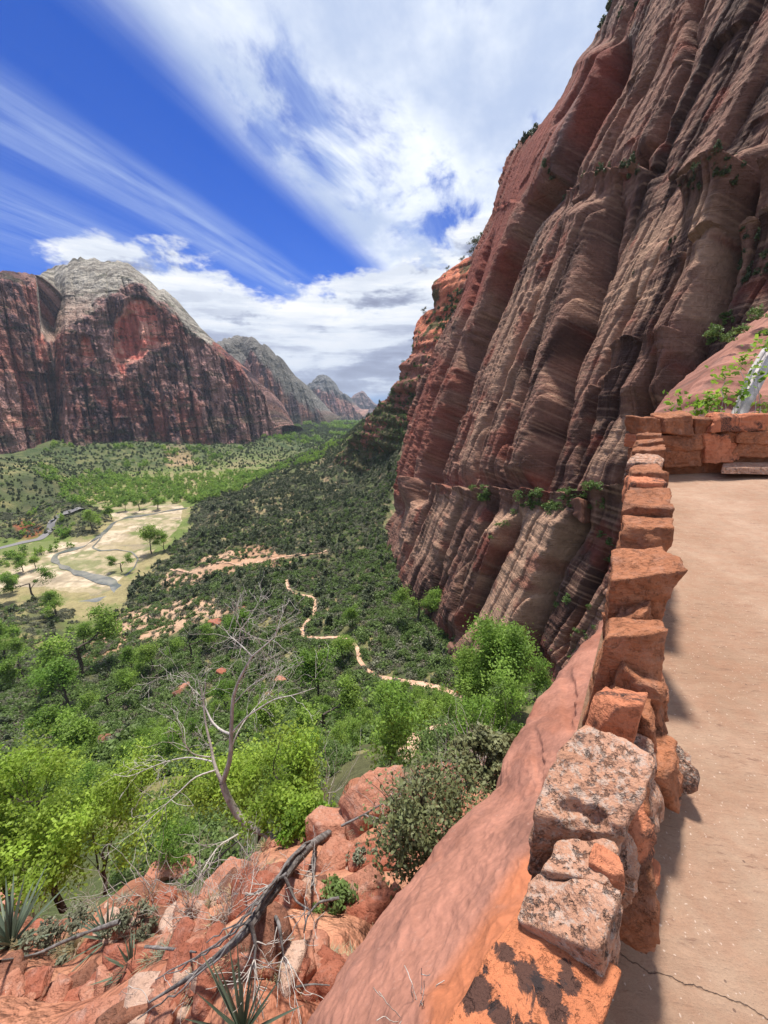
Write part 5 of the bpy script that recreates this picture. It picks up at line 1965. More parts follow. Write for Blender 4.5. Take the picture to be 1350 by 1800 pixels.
def build_near_face():
    """the pink rock rising behind the end wall"""
    E = [(560, 1140), (600, 1205), (640, 1180), (700, 1182), (780, 1178)]
    Lf = [(470, 1440), (500, 1400), (545, 1350), (580, 1300), (610, 1262), (650, 1226), (690, 1202), (740, 1186), (790, 1180), (860, 1178)]
    ny, nx = 220, 180
    Y = np.linspace(470, 860, ny)
    L_ = np.interp(Y, *zip(*Lf)) + 4 * fbm(np.stack([Y * .05, Y * 0, Y * 0], -1), 1, 4, 320)
    s = np.linspace(0, 1, nx)
    PX = L_[:, None] + s * (1620 - L_[:, None])
    PY = np.tile(Y[:, None], (1, nx))
    d = np.interp(PY, [470, 700, 860], [19, 12.5, 10.5]) - (PX - 1200) * .006
    P = ray(PX, PY) * d[..., None]
    el = (PX - L_[:, None]) * d / F_PX
    lay = np.tanh(vn(P @ np.array([[.15, 0, .25], [0, .15, 0], [0, 0, 1]]) * 2.6, 1, 321) * 3) * .07
    disp = fbm(P, .5, 4, 322) * .35 + lay + ridged(P, 1.4, 3, 323) * .08 - 1.0 * np.exp(-el / .35)
    P = P + np.array([-.5, -.75, .45]) * disp[..., None]
    W = np.stack([P[:, 0] + np.array([1.5, 3.5, -.5]) * (i / 8) for i in range(8, 0, -1)], 1)
    n = fbm(P, 1.2, 4, 324)
    col = lerp(lin(160, 112, 96), lin(136, 92, 78), sst(n, -.2, .3))
    col = lerp(col, lin(110, 84, 76), sst(fbm(P, 2.2, 4, 325), .15, .4) * .6)
    o = sheet('rock_face', np.concatenate([W, P], 1), np.concatenate([np.repeat(col[:, :1], 8, 1), col], 1), M_SLAB)
    tag(o, kind='structure')
    return lambda x, y: ray(x, y) * (np.interp(y, [470, 700, 860], [19, 12.5, 10.5]) - (x - 1200) * .006)


build_path()
build_wall()
build_slab()


def build_ledge_ground():
    X, Y = np.meshgrid(np.linspace(-14, 3, 130), np.linspace(-8, .85, 80))
    Z = -4.3 + .62 * np.minimum(X, 0) - .1 * np.abs(Y)
    P = np.stack([X, Y, Z], -1)
    P[..., 2] += fbm(P, .9, 4, 5) * .25 + ridged(P, .35, 2, 9) * .15
    n = fbm(P, .8, 4, 23)
    o = sheet('ground', P, lerp(lin(150, 98, 76), lin(182, 132, 104), sst(n, -.2, .5)), M_TERR, flip=True)
    tag(o, kind='structure')


build_ledge_ground()
on_face = build_near_face()

# ================================================================== boulders and rubble
RV = []
for i in range(10):
    U, F = cut_block(6 if i < 8 else 10, 40 + i, cuts=9, cmin=.78, cmax=1.25, jit=.25, soft=34)
    U = U * [1, .75 + .05 * (i % 4), .5 + .06 * (i % 3)]
    U = U + U * (fbm(U, 2.2, 3, 60 + i) * .12)[:, None]
    RV.append((U, F))
ROCK_ME = [[mesh_from('rock', U * .5, F, m_, smooth=False) for U, F in RV[:8]] for m_ in M_ROCK]


def boulder(px, py, wpx, hpx, label, m=0, seed=0, tilt=(0, 0, 0), depth=.8, d=None, n=18, sink=.25, cat='boulder', flat=1., soft=30, cuts=9, name='boulder'):
    W = hit(np.array([px], float), np.array([py], float))[0] if d is None else ray(px, py) * d
    d_ = proj(W)[2]
    w, h = wpx * d_ / F_PX, hpx * d_ / F_PX
    U, F = cut_block(n, 2000 + seed, cuts=cuts, cmin=.85, cmax=1.3, jit=.18, soft=soft)
    P = U * [w / 2, w * depth / 2, h / 2 * flat]
    P = P + U * (fbm(P, 3 / w, 4, seed) * w * .05 + ridged(P * [1, 1, 3], 5 / w, 3, seed + 1) * w * .016 + np.tanh(fbm(P @ np.array([[.3, 0, .5], [0, .4, .3], [0, 0, 1.]]), 6 / w, 2, seed + 2) * 7) * w * .018)[:, None]
    o = link(name, mesh_from('boulder', P, F, M_ROCK[m]))
    o.location = W + np.array([0, w * depth * .25, h * (.5 - sink)])
    o.rotation_euler = tuple(R(t) for t in tilt)
    return tag(o, label, cat)


def build_boulders():
    B = [  # foot px, py, width, height in photo pixels
        (660, 1432, 170, 128, 'largest rounded pink boulder at the rim of the rocky ledge', 1, 1, (0, 8, 20), .7, 12),
        (575, 1466, 120, 84, 'smooth pink boulder left of the largest rounded one', 1, 2, (0, -6, -10), .7, 14),
        (742, 1412, 140, 60, 'long tilted pink slab between the grey brush and the olive bush', 1, 3, (0, -34, 30), .5, 22),
        (690, 1430, 60, 66, 'dark red split rock beside the tilted pink slab', 0, 4, (10, -20, 10), .6, 30),
        (640, 1530, 110, 62, 'orange flat rock just right of the broken log end', 1, 5, (0, -22, 20), .7, 24),
        (600, 1486, 58, 40, 'red block behind the broken log end', 0, 6, (6, 4, 40), .8, 30),
        (668, 1618, 112, 86, 'orange boulder with a dark overhang against the big rock slab', 0, 7, (0, -18, 5), .8, 16),
        (690, 1570, 70, 62, 'small pink boulder above the orange one by the rock slab', 1, 8, (0, -10, 30), .8, 20),
        (556, 1530, 66, 74, 'brown upright rock under the middle of the fallen log', 2, 9, (0, 10, 15), .7, 34),
        (487, 1652, 64, 56, 'squarish brown rock left of the fallen log', 2, 10, (5, 5, 20), .9, 34),
        (560, 1580, 74, 42, 'dark grey brown flat rock below the log', 2, 11, (0, -12, 40), .8, 30),
        (573, 1636, 44, 42, 'orange rock beside the curved dry stick', 0, 12, (0, 8, 20), .9, 30),
        (300, 1552, 120, 44, 'long pink boulder at the rim left of the dead tree', 1, 13, (0, 5, 5), .5, 18),
        (395, 1565, 120, 66, 'pink slab rock in front of the dead tree foot', 1, 14, (0, -26, 20), .5, 22),
        (352, 1616, 34, 52, 'white upright stone in the middle of the rubble', 3, 15, (0, 10, 0), .7, 30),
        (295, 1540, 34, 30, 'white angular stone on the long pink boulder', 3, 16, (0, 20, 10), .7, 34),
        (490, 1722, 34, 34, 'pale cream stone near the yucca', 3, 17, (0, 10, 30), .8, 34),
        (200, 1700, 120, 44, 'flat reddish slab rock lying left of the log tip', 0, 18, (0, -14, 20), .5, 30),
        (106, 1700, 110, 26, 'thin orange slab rock behind the yellow grass tuft', 0, 19, (0, -18, 15), .5, 34),
        (40, 1728, 120, 30, 'thin orange slab at the left edge of the ledge', 0, 20, (0, -16, 10), .5, 34),
        (120, 1800, 250, 50, 'broad smooth orange outcrop at the bottom left corner', 1, 21, (0, -14, 15), .7, 12),
        (270, 1800, 150, 44, 'rounded orange outcrop left of the yucca', 1, 22, (0, -6, 0), .7, 14),
        (330, 1700, 70, 34, 'pink rock beside the log tip', 1, 23, (0, 8, 0), .7, 30),
        (592, 1620, 30, 34, 'small red rock standing on end in the gravel', 0, 24, (0, 0, 10), .7, 34),
        (540, 1760, 90, 50, 'orange rock right of the yucca', 1, 25, (0, 6, 0), .8, 24),
        (20, 1600, 60, 34, 'orange rock at the left edge under the leafy tree', 1, 26, (0, 6, 0), .8, 24)]
    for x, y, w, h, lb, m, sd, tl, dp, sf in B:
        boulder(x, y, w * .66, h * .66, lb, m, sd, tl, dp, soft=sf + 26, sink=.36, cuts=14)
    # boulders far down the slope and on the cliff ledge
    for x, y, w, h, lb, m, sd, tl in [(305, 1222, 34, 26, 'dark tilted boulder lying in the green slope behind the dead tree', 2, 31, (0, -30, 0)),
                                      (316, 1212, 32, 18, 'pale topped boulder resting on the dark tilted one', 1, 32, (0, -35, 10)),
                                      (387, 1192, 24, 30, 'pink upright boulder behind the dead tree stem', 1, 33, (0, 15, 0)),
                                      (488, 1200, 38, 22, 'pale tilted boulder right of the dead tree limbs', 1, 34, (0, -30, 0)),
                                      (470, 1234, 26, 30, 'dark boulder under the right limb of the dead tree', 2, 35, (0, 10, 0)),
                                      (424, 1074, 26, 20, 'dark brown boulder on the slope above the dead tree', 2, 36, (0, 10, 0)),
                                      (376, 1094, 30, 20, 'pinkish boulder left of the dark one above the dead tree', 1, 37, (0, 10, 0)),
                                      (180, 1300, 26, 20, 'brown boulder on the lower left slope', 2, 38, (0, 10, 0))]:
        boulder(x, y, w * .8, h * .8, lb, 2 if m == 2 else (1 if sd in (32, 34) else 0), sd, tl, n=10, sink=.6)
    W = on_cliff(1028, 918)
    dd = np.linalg.norm(W * [0, 1, 1])
    o = boulder(1028, 905, 44, 34, 'big brown block perched on the long ledge of the cliff', 2, 41, (8, 14, 30), d=proj(W)[2] * .985, n=18, soft=60, cuts=4)
    # loose rubble of the ledge
    r = np.random.default_rng(91)
    Z = [([(430, 1500), (560, 1450), (700, 1340), (860, 1330), (700, 1560), (600, 1720), (540, 1800), (300, 1800), (0, 1800), (-40, 1640), (200, 1590), (250, 1540)], 1.0)]
    xs, ys = r.uniform(-40, 860, 15000), r.uniform(1335, 1860, 15000)
    ok = poly_in(xs, ys, Z[0][0] + []) > 0
    xs, ys = xs[ok], ys[ok]
    W = hit(xs, ys, True, 1.4, 14)
    px, py, d = proj(W)
    ok = (d < 10.5)
    W, d = W[ok], d[ok]
    n = fbm(W, 1.1, 3, 331)
    size = np.exp(r.normal(-2.65, .62, len(W))) * (1 + .8 * n)
    size = np.clip(size, .02, .42)
    cl = r.random(len(W)) < np.clip(.6 + n * 1.2, .12, 1)
    W, d, size = W[cl], d[cl], size[cl]
    vis = size / d
    idx = np.argsort(-vis)
    objs = []
    for q, i in enumerate(idx[:285]):
        m = r.choice([0, 0, 0, 1, 1, 1, 2, 3], p=None)
        o = link('broken_rock', ROCK_ME[m][q % 8])
        o.location = W[i] + [0, 0, size[i] * .12]
        s_ = size[i]
        o.scale = (s_ * r.uniform(.9, 1.5), s_, s_ * r.uniform(.7, 1.2))
        o.rotation_euler = (r.uniform(-.5, .5), r.uniform(-.5, .5), r.uniform(0, 6.28))
        tag(o, where(W[i], s_, .10, .17, ['red angular rock', 'pink angular rock', 'brown angular rock', 'pale angular rock'][m]), 'rock', 'broken rocks strewn over the ledge')
        objs.append(o)
    rest = idx[285:]
    stuff('rubble', W[rest], size[rest], r.uniform(0, 6, len(rest)), objs[:14], 'small stones and gravel between the broken rocks')
    k = 9000
    xs, ys = r.uniform(0, 800, k), r.uniform(1400, 1830, k)
    ok = poly_in(xs, ys, Z[0][0]) > 0
    W2 = hit(xs[ok], ys[ok], True, 1.4, 14)
    s2 = np.exp(r.normal(-3.45, .45, len(W2)))
    stuff('gravel', W2, s2, r.uniform(0, 6, len(W2)), objs[:14], 'small red gravel on the ledge')


build_boulders()

# ================================================================== dead wood
M_DEAD = bark_mat('dead_wood', (.07, .06, .055), (.26, .235, .22), 14)
M_DTREE = bark_mat('dead_tree_bark', (.24, .19, .155), (.52, .45, .40), 10)
M_TWG2 = bark_mat('dry_twig', (.36, .31, .27), (.64, .59, .53), 20)


def px_path(pts, d, n=14, ground=None):
    """pts (px, py[, d]) -> smooth 3D line"""
    q = np.array([[p[0], p[1], (p[2] if len(p) > 2 else d)] for p in pts], float)
    if ground is not None:
        q[:, 2] = np.minimum(proj(hit(q[:, 0], q[:, 1], True, 1.3, 14))[2], 8) * ground
    q = smooth_line(resample(q, n), 1)
    return ray(q[:, 0], q[:, 1]) * q[:, 2:3]


def twigs(src, rr, count, L, rad, depth, spread=.7, up=.15, curl=.0):
    out, tips = [], []
    for _ in range(count):
        P, ra = src[rr.integers(0, len(src))]
        i = rr.integers(len(P) // 3, len(P))
        T = P[min(i, len(P) - 1)] - P[max(i - 2, 0)]
        T = T / (np.linalg.norm(T) + 1e-6)
        d = T + rr.normal(size=3) * spread
        d[2] += up
        d /= np.linalg.norm(d)
        grow(P[i], d, L * rr.uniform(.5, 1.2), min(rad, ra[i] * .7), depth, rr, out, tips, .5, .12, (1, 3), .5, 7)
    return out, tips


def build_dead_tree():
    rr = np.random.default_rng(4)
    D = 7.0
    e = bpy.data.objects.new('dead_tree', None)
    C.objects.link(e)
    base = ray(470, 1466) * D
    e.location = base
    tag(e, 'bare leafless tree with curved trunk leaning out from the rocky ledge', 'tree')
    tr = [([(490, 1478, 6.7), (465, 1461, 6.8), (439, 1454, 6.9), (420, 1436), (406, 1413), (394, 1388), (391, 1376)], .075, .058)]
    mn = [([(391, 1376), (397, 1360), (406, 1331), (406, 1291), (409, 1228), (417, 1202), (430, 1176), (443, 1154)], .048, .022),
          ([(391, 1378), (384, 1362), (376, 1343, 7.1), (372, 1317, 7.2), (361, 1272, 7.3), (357, 1228, 7.4), (350, 1200, 7.4)], .034, .010)]
    br = [([(376, 1339, 7.1), (335, 1330, 7.3), (300, 1336, 7.4), (272, 1346, 7.5), (224, 1367, 7.6), (200, 1361, 7.6)], .016, .004),
          ([(378, 1354, 7.0), (343, 1365, 6.8), (309, 1398, 6.6), (269, 1435, 6.4), (239, 1461, 6.3)], .016, .004),
          ([(409, 1287), (431, 1262, 6.9), (454, 1246, 6.8), (483, 1228, 6.6), (517, 1222, 6.5), (554, 1209, 6.4)], .018, .004),
          ([(406, 1291), (388, 1284, 7.2), (372, 1269, 7.3), (357, 1235, 7.4), (362, 1200, 7.4)], .026, .008),
          ([(406, 1317), (416, 1290), (431, 1265, 7.2), (452, 1240, 7.4), (476, 1217, 7.5), (490, 1190, 7.6)], .016, .004),
          ([(372, 1331, 7.2), (350, 1329, 7.0), (335, 1324, 6.9), (322, 1302, 6.8), (320, 1280, 6.8), (310, 1262, 6.8)], .014, .004),
          ([(443, 1154), (462, 1138, 6.9), (483, 1120, 6.8), (490, 1100, 6.8), (494, 1087, 6.8)], .018, .004),
          ([(443, 1154), (430, 1140), (420, 1131, 7.1), (404, 1118, 7.2), (390, 1100, 7.2)], .016, .004),
          ([(420, 1131, 7.1), (422, 1110, 7.1), (436, 1090, 7.1), (440, 1075, 7.1)], .010, .003),
          ([(357, 1228, 7.4), (338, 1210, 7.4), (318, 1190, 7.4), (300, 1186, 7.4)], .010, .003),
          ([(409, 1240), (424, 1222), (440, 1206), (470, 1186), (480, 1160)], .012, .003),
          ([(439, 1454, 6.9), (420, 1466, 6.6), (385, 1486, 6.3), (368, 1510, 6.1), (350, 1540, 5.9)], .020, .006)]

    def mk(lst, n):
        o = []
        for pts, a, b in lst:
            P = px_path(pts, D, n)
            o.append((P - base, np.linspace(a, b, len(P))))
        return o
    T, Mn, Br = mk(tr, 14), mk(mn, 18), mk(br, 16)
    link('trunk', tube_mesh('trunk', T, M_DTREE, 10), e)
    for p in Mn:
        link('limb', tube_mesh('limb', [p], M_DTREE, 8), e)
    for p in Br:
        link('branch', tube_mesh('branch', [p], M_TWG2, 6), e)
    tw, _ = twigs(Br + Br + Mn, rr, 110, .44, .006, 2, .8, .1)
    tw = [(P, np.maximum(r_, .0026)) for P, r_ in tw]
    o = link('twigs', tube_mesh('twigs', tw, M_TWG2, 4), e)
    o['kind'] = 'stuff'

    # fallen log with frayed grey strands
    e = bpy.data.objects.new('fallen_log', None)
    C.objects.link(e)
    tag(e, 'grey weathered fallen trunk lying down the rubble with split strands', 'log')
    main = [(602, 1447, 5.2), (570, 1470, 5.1), (540, 1490, 5.0), (505, 1530, 4.8), (478, 1572, 4.6), (455, 1605, 4.4), (430, 1640, 4.2), (385, 1680, 4.0), (330, 1720, 3.8), (262, 1762, 3.6)]
    P = px_path(main, 5, 34, .93)
    base = P[0].copy()
    e.location = base
    ra = np.interp(np.linspace(0, 1, 34), [0, .1, .3, .5, .75, 1], [.03, .05, .045, .03, .018, .006])
    V, F = tubes([(P - base, ra)], 18)
    ang = np.tile(np.arange(18), 34)
    cen = np.repeat(P - base, 18, 0)
    dv = V - cen
    V = cen + dv * (1 + .22 * np.sin(ang * 3.1 + np.repeat(np.arange(34), 18) * .15) + .25 * fbm(V * [1, 1, 1], 9, 3, 7))[:, None]
    link('trunk', mesh_from('trunk', V, F, M_DEAD), e)
    for q in range(6):
        off = rr.normal(size=3) * .04
        t0, t1 = rr.uniform(.1, .4), rr.uniform(.6, 1.0)
        i0, i1 = int(t0 * 33), int(t1 * 33)
        S_ = P[i0:i1 + 1] - base + off * np.linspace(.6, 2.4, i1 - i0 + 1)[:, None] + [0, 0, .05]
        S_ = S_ + rr.normal(size=S_.shape) * .006
        link('strand', tube_mesh('strand', [(S_, np.linspace(.014, .004, len(S_)))], M_DEAD, 6), e)
    sb = [[(600, 1452, 5.2), (640, 1432, 5.2), (680, 1408, 5.3), (712, 1392, 5.4)], [(640, 1432, 5.2), (668, 1440, 5.2), (690, 1462, 5.1), (700, 1474, 5.1)],
          [(560, 1478, 5.0), (548, 1510, 4.8), (552, 1556, 4.7)], [(470, 1590, 4.5), (490, 1620, 4.4), (500, 1690, 4.2)], [(505, 1535, 4.8), (470, 1560, 4.7), (440, 1575, 4.8), (410, 1570, 5.0)],
          [(440, 1620, 4.3), (450, 1660, 4.2), (446, 1700, 4.1)], [(500, 1540, 4.8), (520, 1585, 4.7), (545, 1600, 4.7)]]
    Bs = []
    for pts in sb:
        Q = px_path(pts, 5, 12, .92) - base
        Bs.append((Q, np.linspace(.018, .006, 12)))
        link('branch', tube_mesh('branch', [Bs[-1]], M_DEAD, 6), e)
    tw, _ = twigs(Bs + [(P - base, ra * .3)], rr, 70, .22, .005, 1, .9, .1)
    o = link('twigs', tube_mesh('twigs', [(a, np.maximum(b, .002)) for a, b in tw], M_TWG2, 4), e)
    o['kind'] = 'stuff'
    # long dry sticks lying over the rubble
    for lb, pts, ra in [('long thin grey branch arching over the rubble left of the dead tree', [(430, 1470, 6.2), (390, 1500, 6.0), (365, 1530, 5.9), (330, 1560, 5.9), (260, 1580, 6.0), (180, 1572, 6.2), (110, 1600, 6.4)], .018),
                        ('dark curved root like branch at the left of the ledge', [(210, 1620, 6), (150, 1640, 5.8), (110, 1656, 5.6), (60, 1680, 5.5), (0, 1690, 5.4)], .03),
                        ('short curved grey stick on the gravel right of the log', [(596, 1578, 4.6), (560, 1586, 4.5), (540, 1610, 4.4), (534, 1640, 4.3)], .014),
                        ('straight pale stick lying across the rubble', [(255, 1664, 4.9), (300, 1668, 4.8), (345, 1674, 4.7)], .016),
                        ('thin forked stick at the bottom of the rubble', [(520, 1735, 3.6), (550, 1730, 3.6), (580, 1732, 3.6)], .008),
                        ('brown upright broken stub beside the log', [(554, 1480, 5.2), (552, 1520, 5.0), (548, 1560, 4.9)], .035)]:
        Q = px_path(pts, 5, 18, .95)
        o = link('stick', tube_mesh('stick', [(Q - Q[0], np.linspace(ra, ra * .4, 18) * (1 + .15 * rr.normal(size=18)))], M_DEAD, 7), loc=Q[0])
        tag(o, lb, 'stick')
    # pale dry shrubs: bare twigs
    for lb, x, y, H, cnt, dd in [('pale leafless twiggy shrub at the left end of the ledge rim', 165, 1600, .62, 30, None), ('grey dry twig bush in the rubble before the white stone', 335, 1600, .75, 44, None), ('white branched dead shrub rising at the ledge rim', 262, 1560, 1.1, 16, None),
                                 ('grey twig clump under the left leafy tree', 60, 1620, .7, 40, None), ('bare twigs right of the lime green bush', 560, 1432, 1.3, 16, None), ('dry twig bush beside the log tip', 400, 1610, .6, 34, None),
                                 ('thin dry stalks growing on the slab bottom', 730, 1790, .16, 10, 1.42), ('tangle of grey twigs in front of the dead tree foot', 440, 1540, .6, 34, None),
                                 ('grey leafless brush at the top of the rubble', 800, 1370, .8, 34, None), ('dry stems rising behind the olive bush', 840, 1350, 1.1, 30, None)]:
        W = hit(np.array([x]), np.array([y]), True, 1.3, 14)[0] if dd is None else ray(x, y) * dd
        if proj(W)[2] > 11:
            W = ray(x, y) * 7.5
        paths, tips = [], []
        for _ in range(cnt):
            d = rr.normal(size=3) * .55
            d[2] = abs(d[2]) + .75
            d /= np.linalg.norm(d)
            grow(rr.normal(size=3) * [.05, .05, 0] * H, d, H * rr.uniform(.35, .6), .006 * H + .001, 2, rr, paths, tips, .4, .1, (1, 2), .6, 6)
        tag(link('dry_shrub', tube_mesh('dry_shrub', [(a, np.maximum(b, .0016)) for a, b in paths], M_TWG2, 4), loc=W), lb, 'shrub')


build_dead_tree()

# ================================================================== near plants
M_LIME = leaf_mat('maple_leaf', (.12, .25, .02), (.36, .48, .07), .5, .7)
M_OLV = leaf_mat('olive_leaf', (.105, .13, .045), (.22, .22, .11), .2, .6)
M_YUC = leaf_mat('yucca_leaf', (.095, .125, .085), (.17, .20, .13), .08, .4)
M_STRAW = leaf_mat('straw', (.34, .26, .13), (.48, .38, .22), .2, .4)
M_GGRASS = leaf_mat('grey_grass', (.17, .19, .12), (.26, .27, .19), .15, .4)


def blades(n, L, w, r, up=.5, bend=.2, fold=.5):
    """stiff pointed leaves radiating from one base; returns V,F"""
    VV, FF, o = [], [], 0
    for i in range(n):
        a = r.uniform(0, 2 * math.pi)
        el = r.uniform(up, 1.45)
        d = np.array([math.cos(a) * math.cos(el), math.sin(a) * math.cos(el), math.sin(el)])
        sd = np.cross(d, [0, 0, 1])
        sd /= np.linalg.norm(sd) + 1e-6
        nn = np.cross(sd, d)
        l = L * r.uniform(.65, 1.1)
        ts = np.array([0, .15, .4, .7, 1.0])
        ws = np.array([.7, 1.0, .95, .6, .03]) * w * r.uniform(.8, 1.2)
        C_ = np.array([d * l * t - np.array([0, 0, 1]) * bend * l * t * t for t in ts])
        V = np.stack([C_ - sd * ws[:, None] + nn * ws[:, None] * fold, C_, C_ + sd * ws[:, None] + nn * ws[:, None] * fold], 1).reshape(-1, 3)
        for k in range(4):
            for j in range(2):
                FF.append([o + k * 3 + j, o + k * 3 + j + 1, o + k * 3 + j + 4, o + k * 3 + j + 3])
        VV.append(V)
        o += 15
    return np.concatenate(VV), np.array(FF)


def tuft(name, px, py, n, L, w, mat, label, cat, up=.5, bend=.2, d=None, seed=0, group=None):
    r = np.random.default_rng(3000 + seed)
    W = hit(np.array([px], float), np.array([py], float), True, 1.3, 14)[0] if d is None else ray(px, py) * d
    V, F = blades(n, L, w, r, up, bend)
    me = mesh_from(name, V, F, mat)
    a = me.attributes.new('lv', 'FLOAT', 'POINT')
    a.data.foreach_set('value', np.repeat(r.random(n), 15).astype(np.float32))
    return tag(link(name, me, loc=W), label, cat, group)


def yucca(px, py, n, L, w, label, d=None, seed=0, up=.5):
    """yucca: every blade a part"""
    r = np.random.default_rng(3100 + seed)
    W = hit(np.array([px], float), np.array([py], float), True, 1.3, 14)[0] if d is None else ray(px, py) * d
    e = bpy.data.objects.new('yucca', None)
    C.objects.link(e)
    e.location = W
    tag(e, label, 'yucca')
    for i in range(n):
        V, F = blades(1, L, w, r, up, .05)
        me = mesh_from('leaf', V, F, M_YUC)
        link('leaf', me, e)


def build_near_plants():
    yucca(428, 1822, 30, .60, .011, 'grey green yucca with stiff pointed leaves at the bottom edge', d=2.55, seed=1, up=.75)
    yucca(190, 1652, 34, .52, .013, 'grey yucca clump behind the flat reddish slab', seed=2, up=.35)
    yucca(224, 1676, 30, .44, .012, 'smaller yucca just right of the grey clump', seed=3, up=.4)
    yucca(22, 1672, 40, .80, .022, 'large dark green yucca at the left edge of the ledge', seed=4, up=.25)
    tuft('grass_tuft', 133, 1668, 260, .36, .0022, M_STRAW, 'straw yellow grass tuft left of the yuccas', 'grass tuft', .5, .5, seed=5)
    tuft('grass_tuft', 560, 1652, 200, .28, .0026, M_GGRASS, 'pale grass tuft with a few dry blades in the gravel', 'grass tuft', .4, .5, seed=6)
    tuft('grass_tuft', 640, 1470, 260, .42, .0035, M_GGRASS, 'grey green grass between the rim boulders', 'grass tuft', .5, .4, seed=7)
    tuft('grass_tuft', 735, 1392, 340, .75, .005, M_GGRASS, 'silvery spiky brush at the top of the rubble', 'brush', .5, .3, seed=8)
    tuft('grass_tuft', 620, 1426, 260, .55, .004, M_GGRASS, 'grey green feathery brush on the rounded pink boulder', 'brush', .5, .3, d=7.4, seed=9)
    tuft('grass_tuft', 440, 1656, 160, .26, .003, M_GGRASS, 'grey grass beside the fallen log', 'grass tuft', .5, .4, seed=10)
    tuft('grass_tuft', 610, 1560, 200, .30, .004, M_GGRASS, 'green grey grass beside the dark flat rock', 'grass tuft', .4, .4, seed=11)
    tuft('grass_tuft', 380, 1680, 160, .24, .003, M_STRAW, 'thin dry grass under the log tip', 'grass tuft', .5, .5, seed=12)

    gm = []
    for q in range(4):
        rq = np.random.default_rng(3500 + q)
        V, F = blades(60, .24, .0022, rq, .35, .5)
        me = mesh_from('dry_grass', V, F, M_STRAW if q % 2 else M_GGRASS)
        a = me.attributes.new('lv', 'FLOAT', 'POINT')
        a.data.foreach_set('value', np.repeat(rq.random(60), 15).astype(np.float32))
        x, y = [(520, 1650), (300, 1640), (470, 1700), (640, 1600)][q]
        gm.append(tag(link('dry_grass', me, loc=hit(np.array([x], float), np.array([y], float), True, 1.3, 14)[0]),
                      ['greyish grass clump between the log and the orange boulder', 'straw grass clump behind the fallen log tip', 'greyish grass clump in front of the log', 'straw grass clump below the dark flat rock'][q], 'grass tuft'))
    rq = np.random.default_rng(3510)
    gx, gy = rq.uniform(0, 760, 900), rq.uniform(1420, 1800, 900)
    ok = poly_in(gx, gy, [(430, 1500), (560, 1450), (700, 1340), (800, 1340), (690, 1560), (600, 1700), (540, 1780), (0, 1780), (0, 1620), (200, 1590), (250, 1540)]) > 0
    GP = hit(gx[ok], gy[ok], True, 1.4, 14)
    GP = GP[(fbm(GP, .9, 3, 351) > .0)]
    stuff('dry_grass', GP, rq.uniform(.5, 1.3, len(GP)), rq.uniform(0, 6, len(GP)), gm, 'dry grass growing between the rocks of the ledge')

    def bush(px, py, wpx, hpx, n, leaf, mat, lb, k=60, d=None, seed=0, shape=rnd, spread=.2, twg=True):
        W = hit(np.array([px], float), np.array([py], float), True, 1.3, 14)[0] if d is None else ray(px, py) * d
        dd = proj(W)[2]
        w, h = wpx * dd / F_PX, hpx * dd / F_PX
        r = np.random.default_rng(3200 + seed)
        P, lv = crown_pts(n, k, shape, r, spread=spread, shell=.3)
        e = bpy.data.objects.new('bush', None)
        C.objects.link(e)
        e.location = W
        tag(e, lb, 'bush')
        link('crown', leaf_mesh('crown', P, lv, leaf, mat, r, (w / 2, w / 2 * .8, h)), e)
        paths, tips = [], []
        for _ in range(14):
            dr = r.normal(size=3) * .5
            dr[2] = 1
            dr /= np.linalg.norm(dr)
            grow(np.zeros(3), dr, h * .45, .012 * h, 2, r, paths, tips, .35, .15, (2, 3), .6, 5)
        link('stems', tube_mesh('stems', paths, M_BARK, 4), e)
    bush(762, 1512, 190, 200, 7500, .040, M_OLV, 'large olive green small leaved bush beside the big rock slab', 90, d=4.2, seed=1, spread=.3)
    bush(850, 1370, 110, 90, 4500, .05, M_OLV, 'darker green bush at the upper end of the olive bush', 60, d=4.9, seed=2)
    bush(590, 1584, 90, 44, 1800, .035, M_OAK, 'low green bush below the log', 30, seed=3, shape=dome)
    bush(520, 1664, 48, 34, 900, .028, M_OAK, 'small green plant in the gravel by the log', 20, seed=4, shape=dome)
    bush(640, 1508, 60, 40, 900, .035, M_GGRASS, 'small grey leaved plant between orange rocks', 24, seed=5, shape=dome)
    bush(240, 1640, 90, 60, 1500, .035, M_SAGE, 'sage plant behind the yuccas', 24, seed=6, shape=dome)
    bush(90, 1640, 120, 60, 1500, .045, M_SAGE, 'sage plant under the leafy tree', 24, seed=7, shape=dome)

    # leafy maples at the rim
    def maple(px, py, d, H, n, leaf, lb, seed, **kw):
        pr = tree_meshes('maple', seed, H, n, leaf, M_LIME, **kw)
        e = place_tree(pr, ray(px, py) * d, 1, 0, 'leafy_tree', lb, 'tree')
        return e
    maple(112, 1600, 9.2, 4.3, 15000, .07, 'nearest bright green leafy tree left of the dead tree', 701, spread=.45, up=.35, trunk=.28, rad=.011, clump=.038, kids=(3, 4))
    maple(40, 1610, 9.8, 3.9, 10000, .07, 'bright green leafy tree cut by the left picture edge', 702, spread=.48, up=.3, trunk=.28, rad=.011, clump=.042, kids=(3, 4))
    maple(185, 1570, 9.6, 3.3, 7000, .066, 'smaller leafy tree leaning right of the nearest one', 703, spread=.45, up=.35, trunk=.25, rad=.009, clump=.055, kids=(3, 4), lean=(.15, 0))
    maple(505, 1500, 7.4, 2.5, 8500, .06, 'lime green leafy bush tree behind the fallen log', 704, spread=.5, up=.25, trunk=.25, rad=.009, clump=.055, kids=(3, 4))
    maple(455, 1480, 8.2, 2.3, 6500, .058, 'lime green leafy bush tree behind the dead tree trunk', 705, spread=.5, up=.25, trunk=.25, rad=.009, clump=.06, kids=(3, 4))
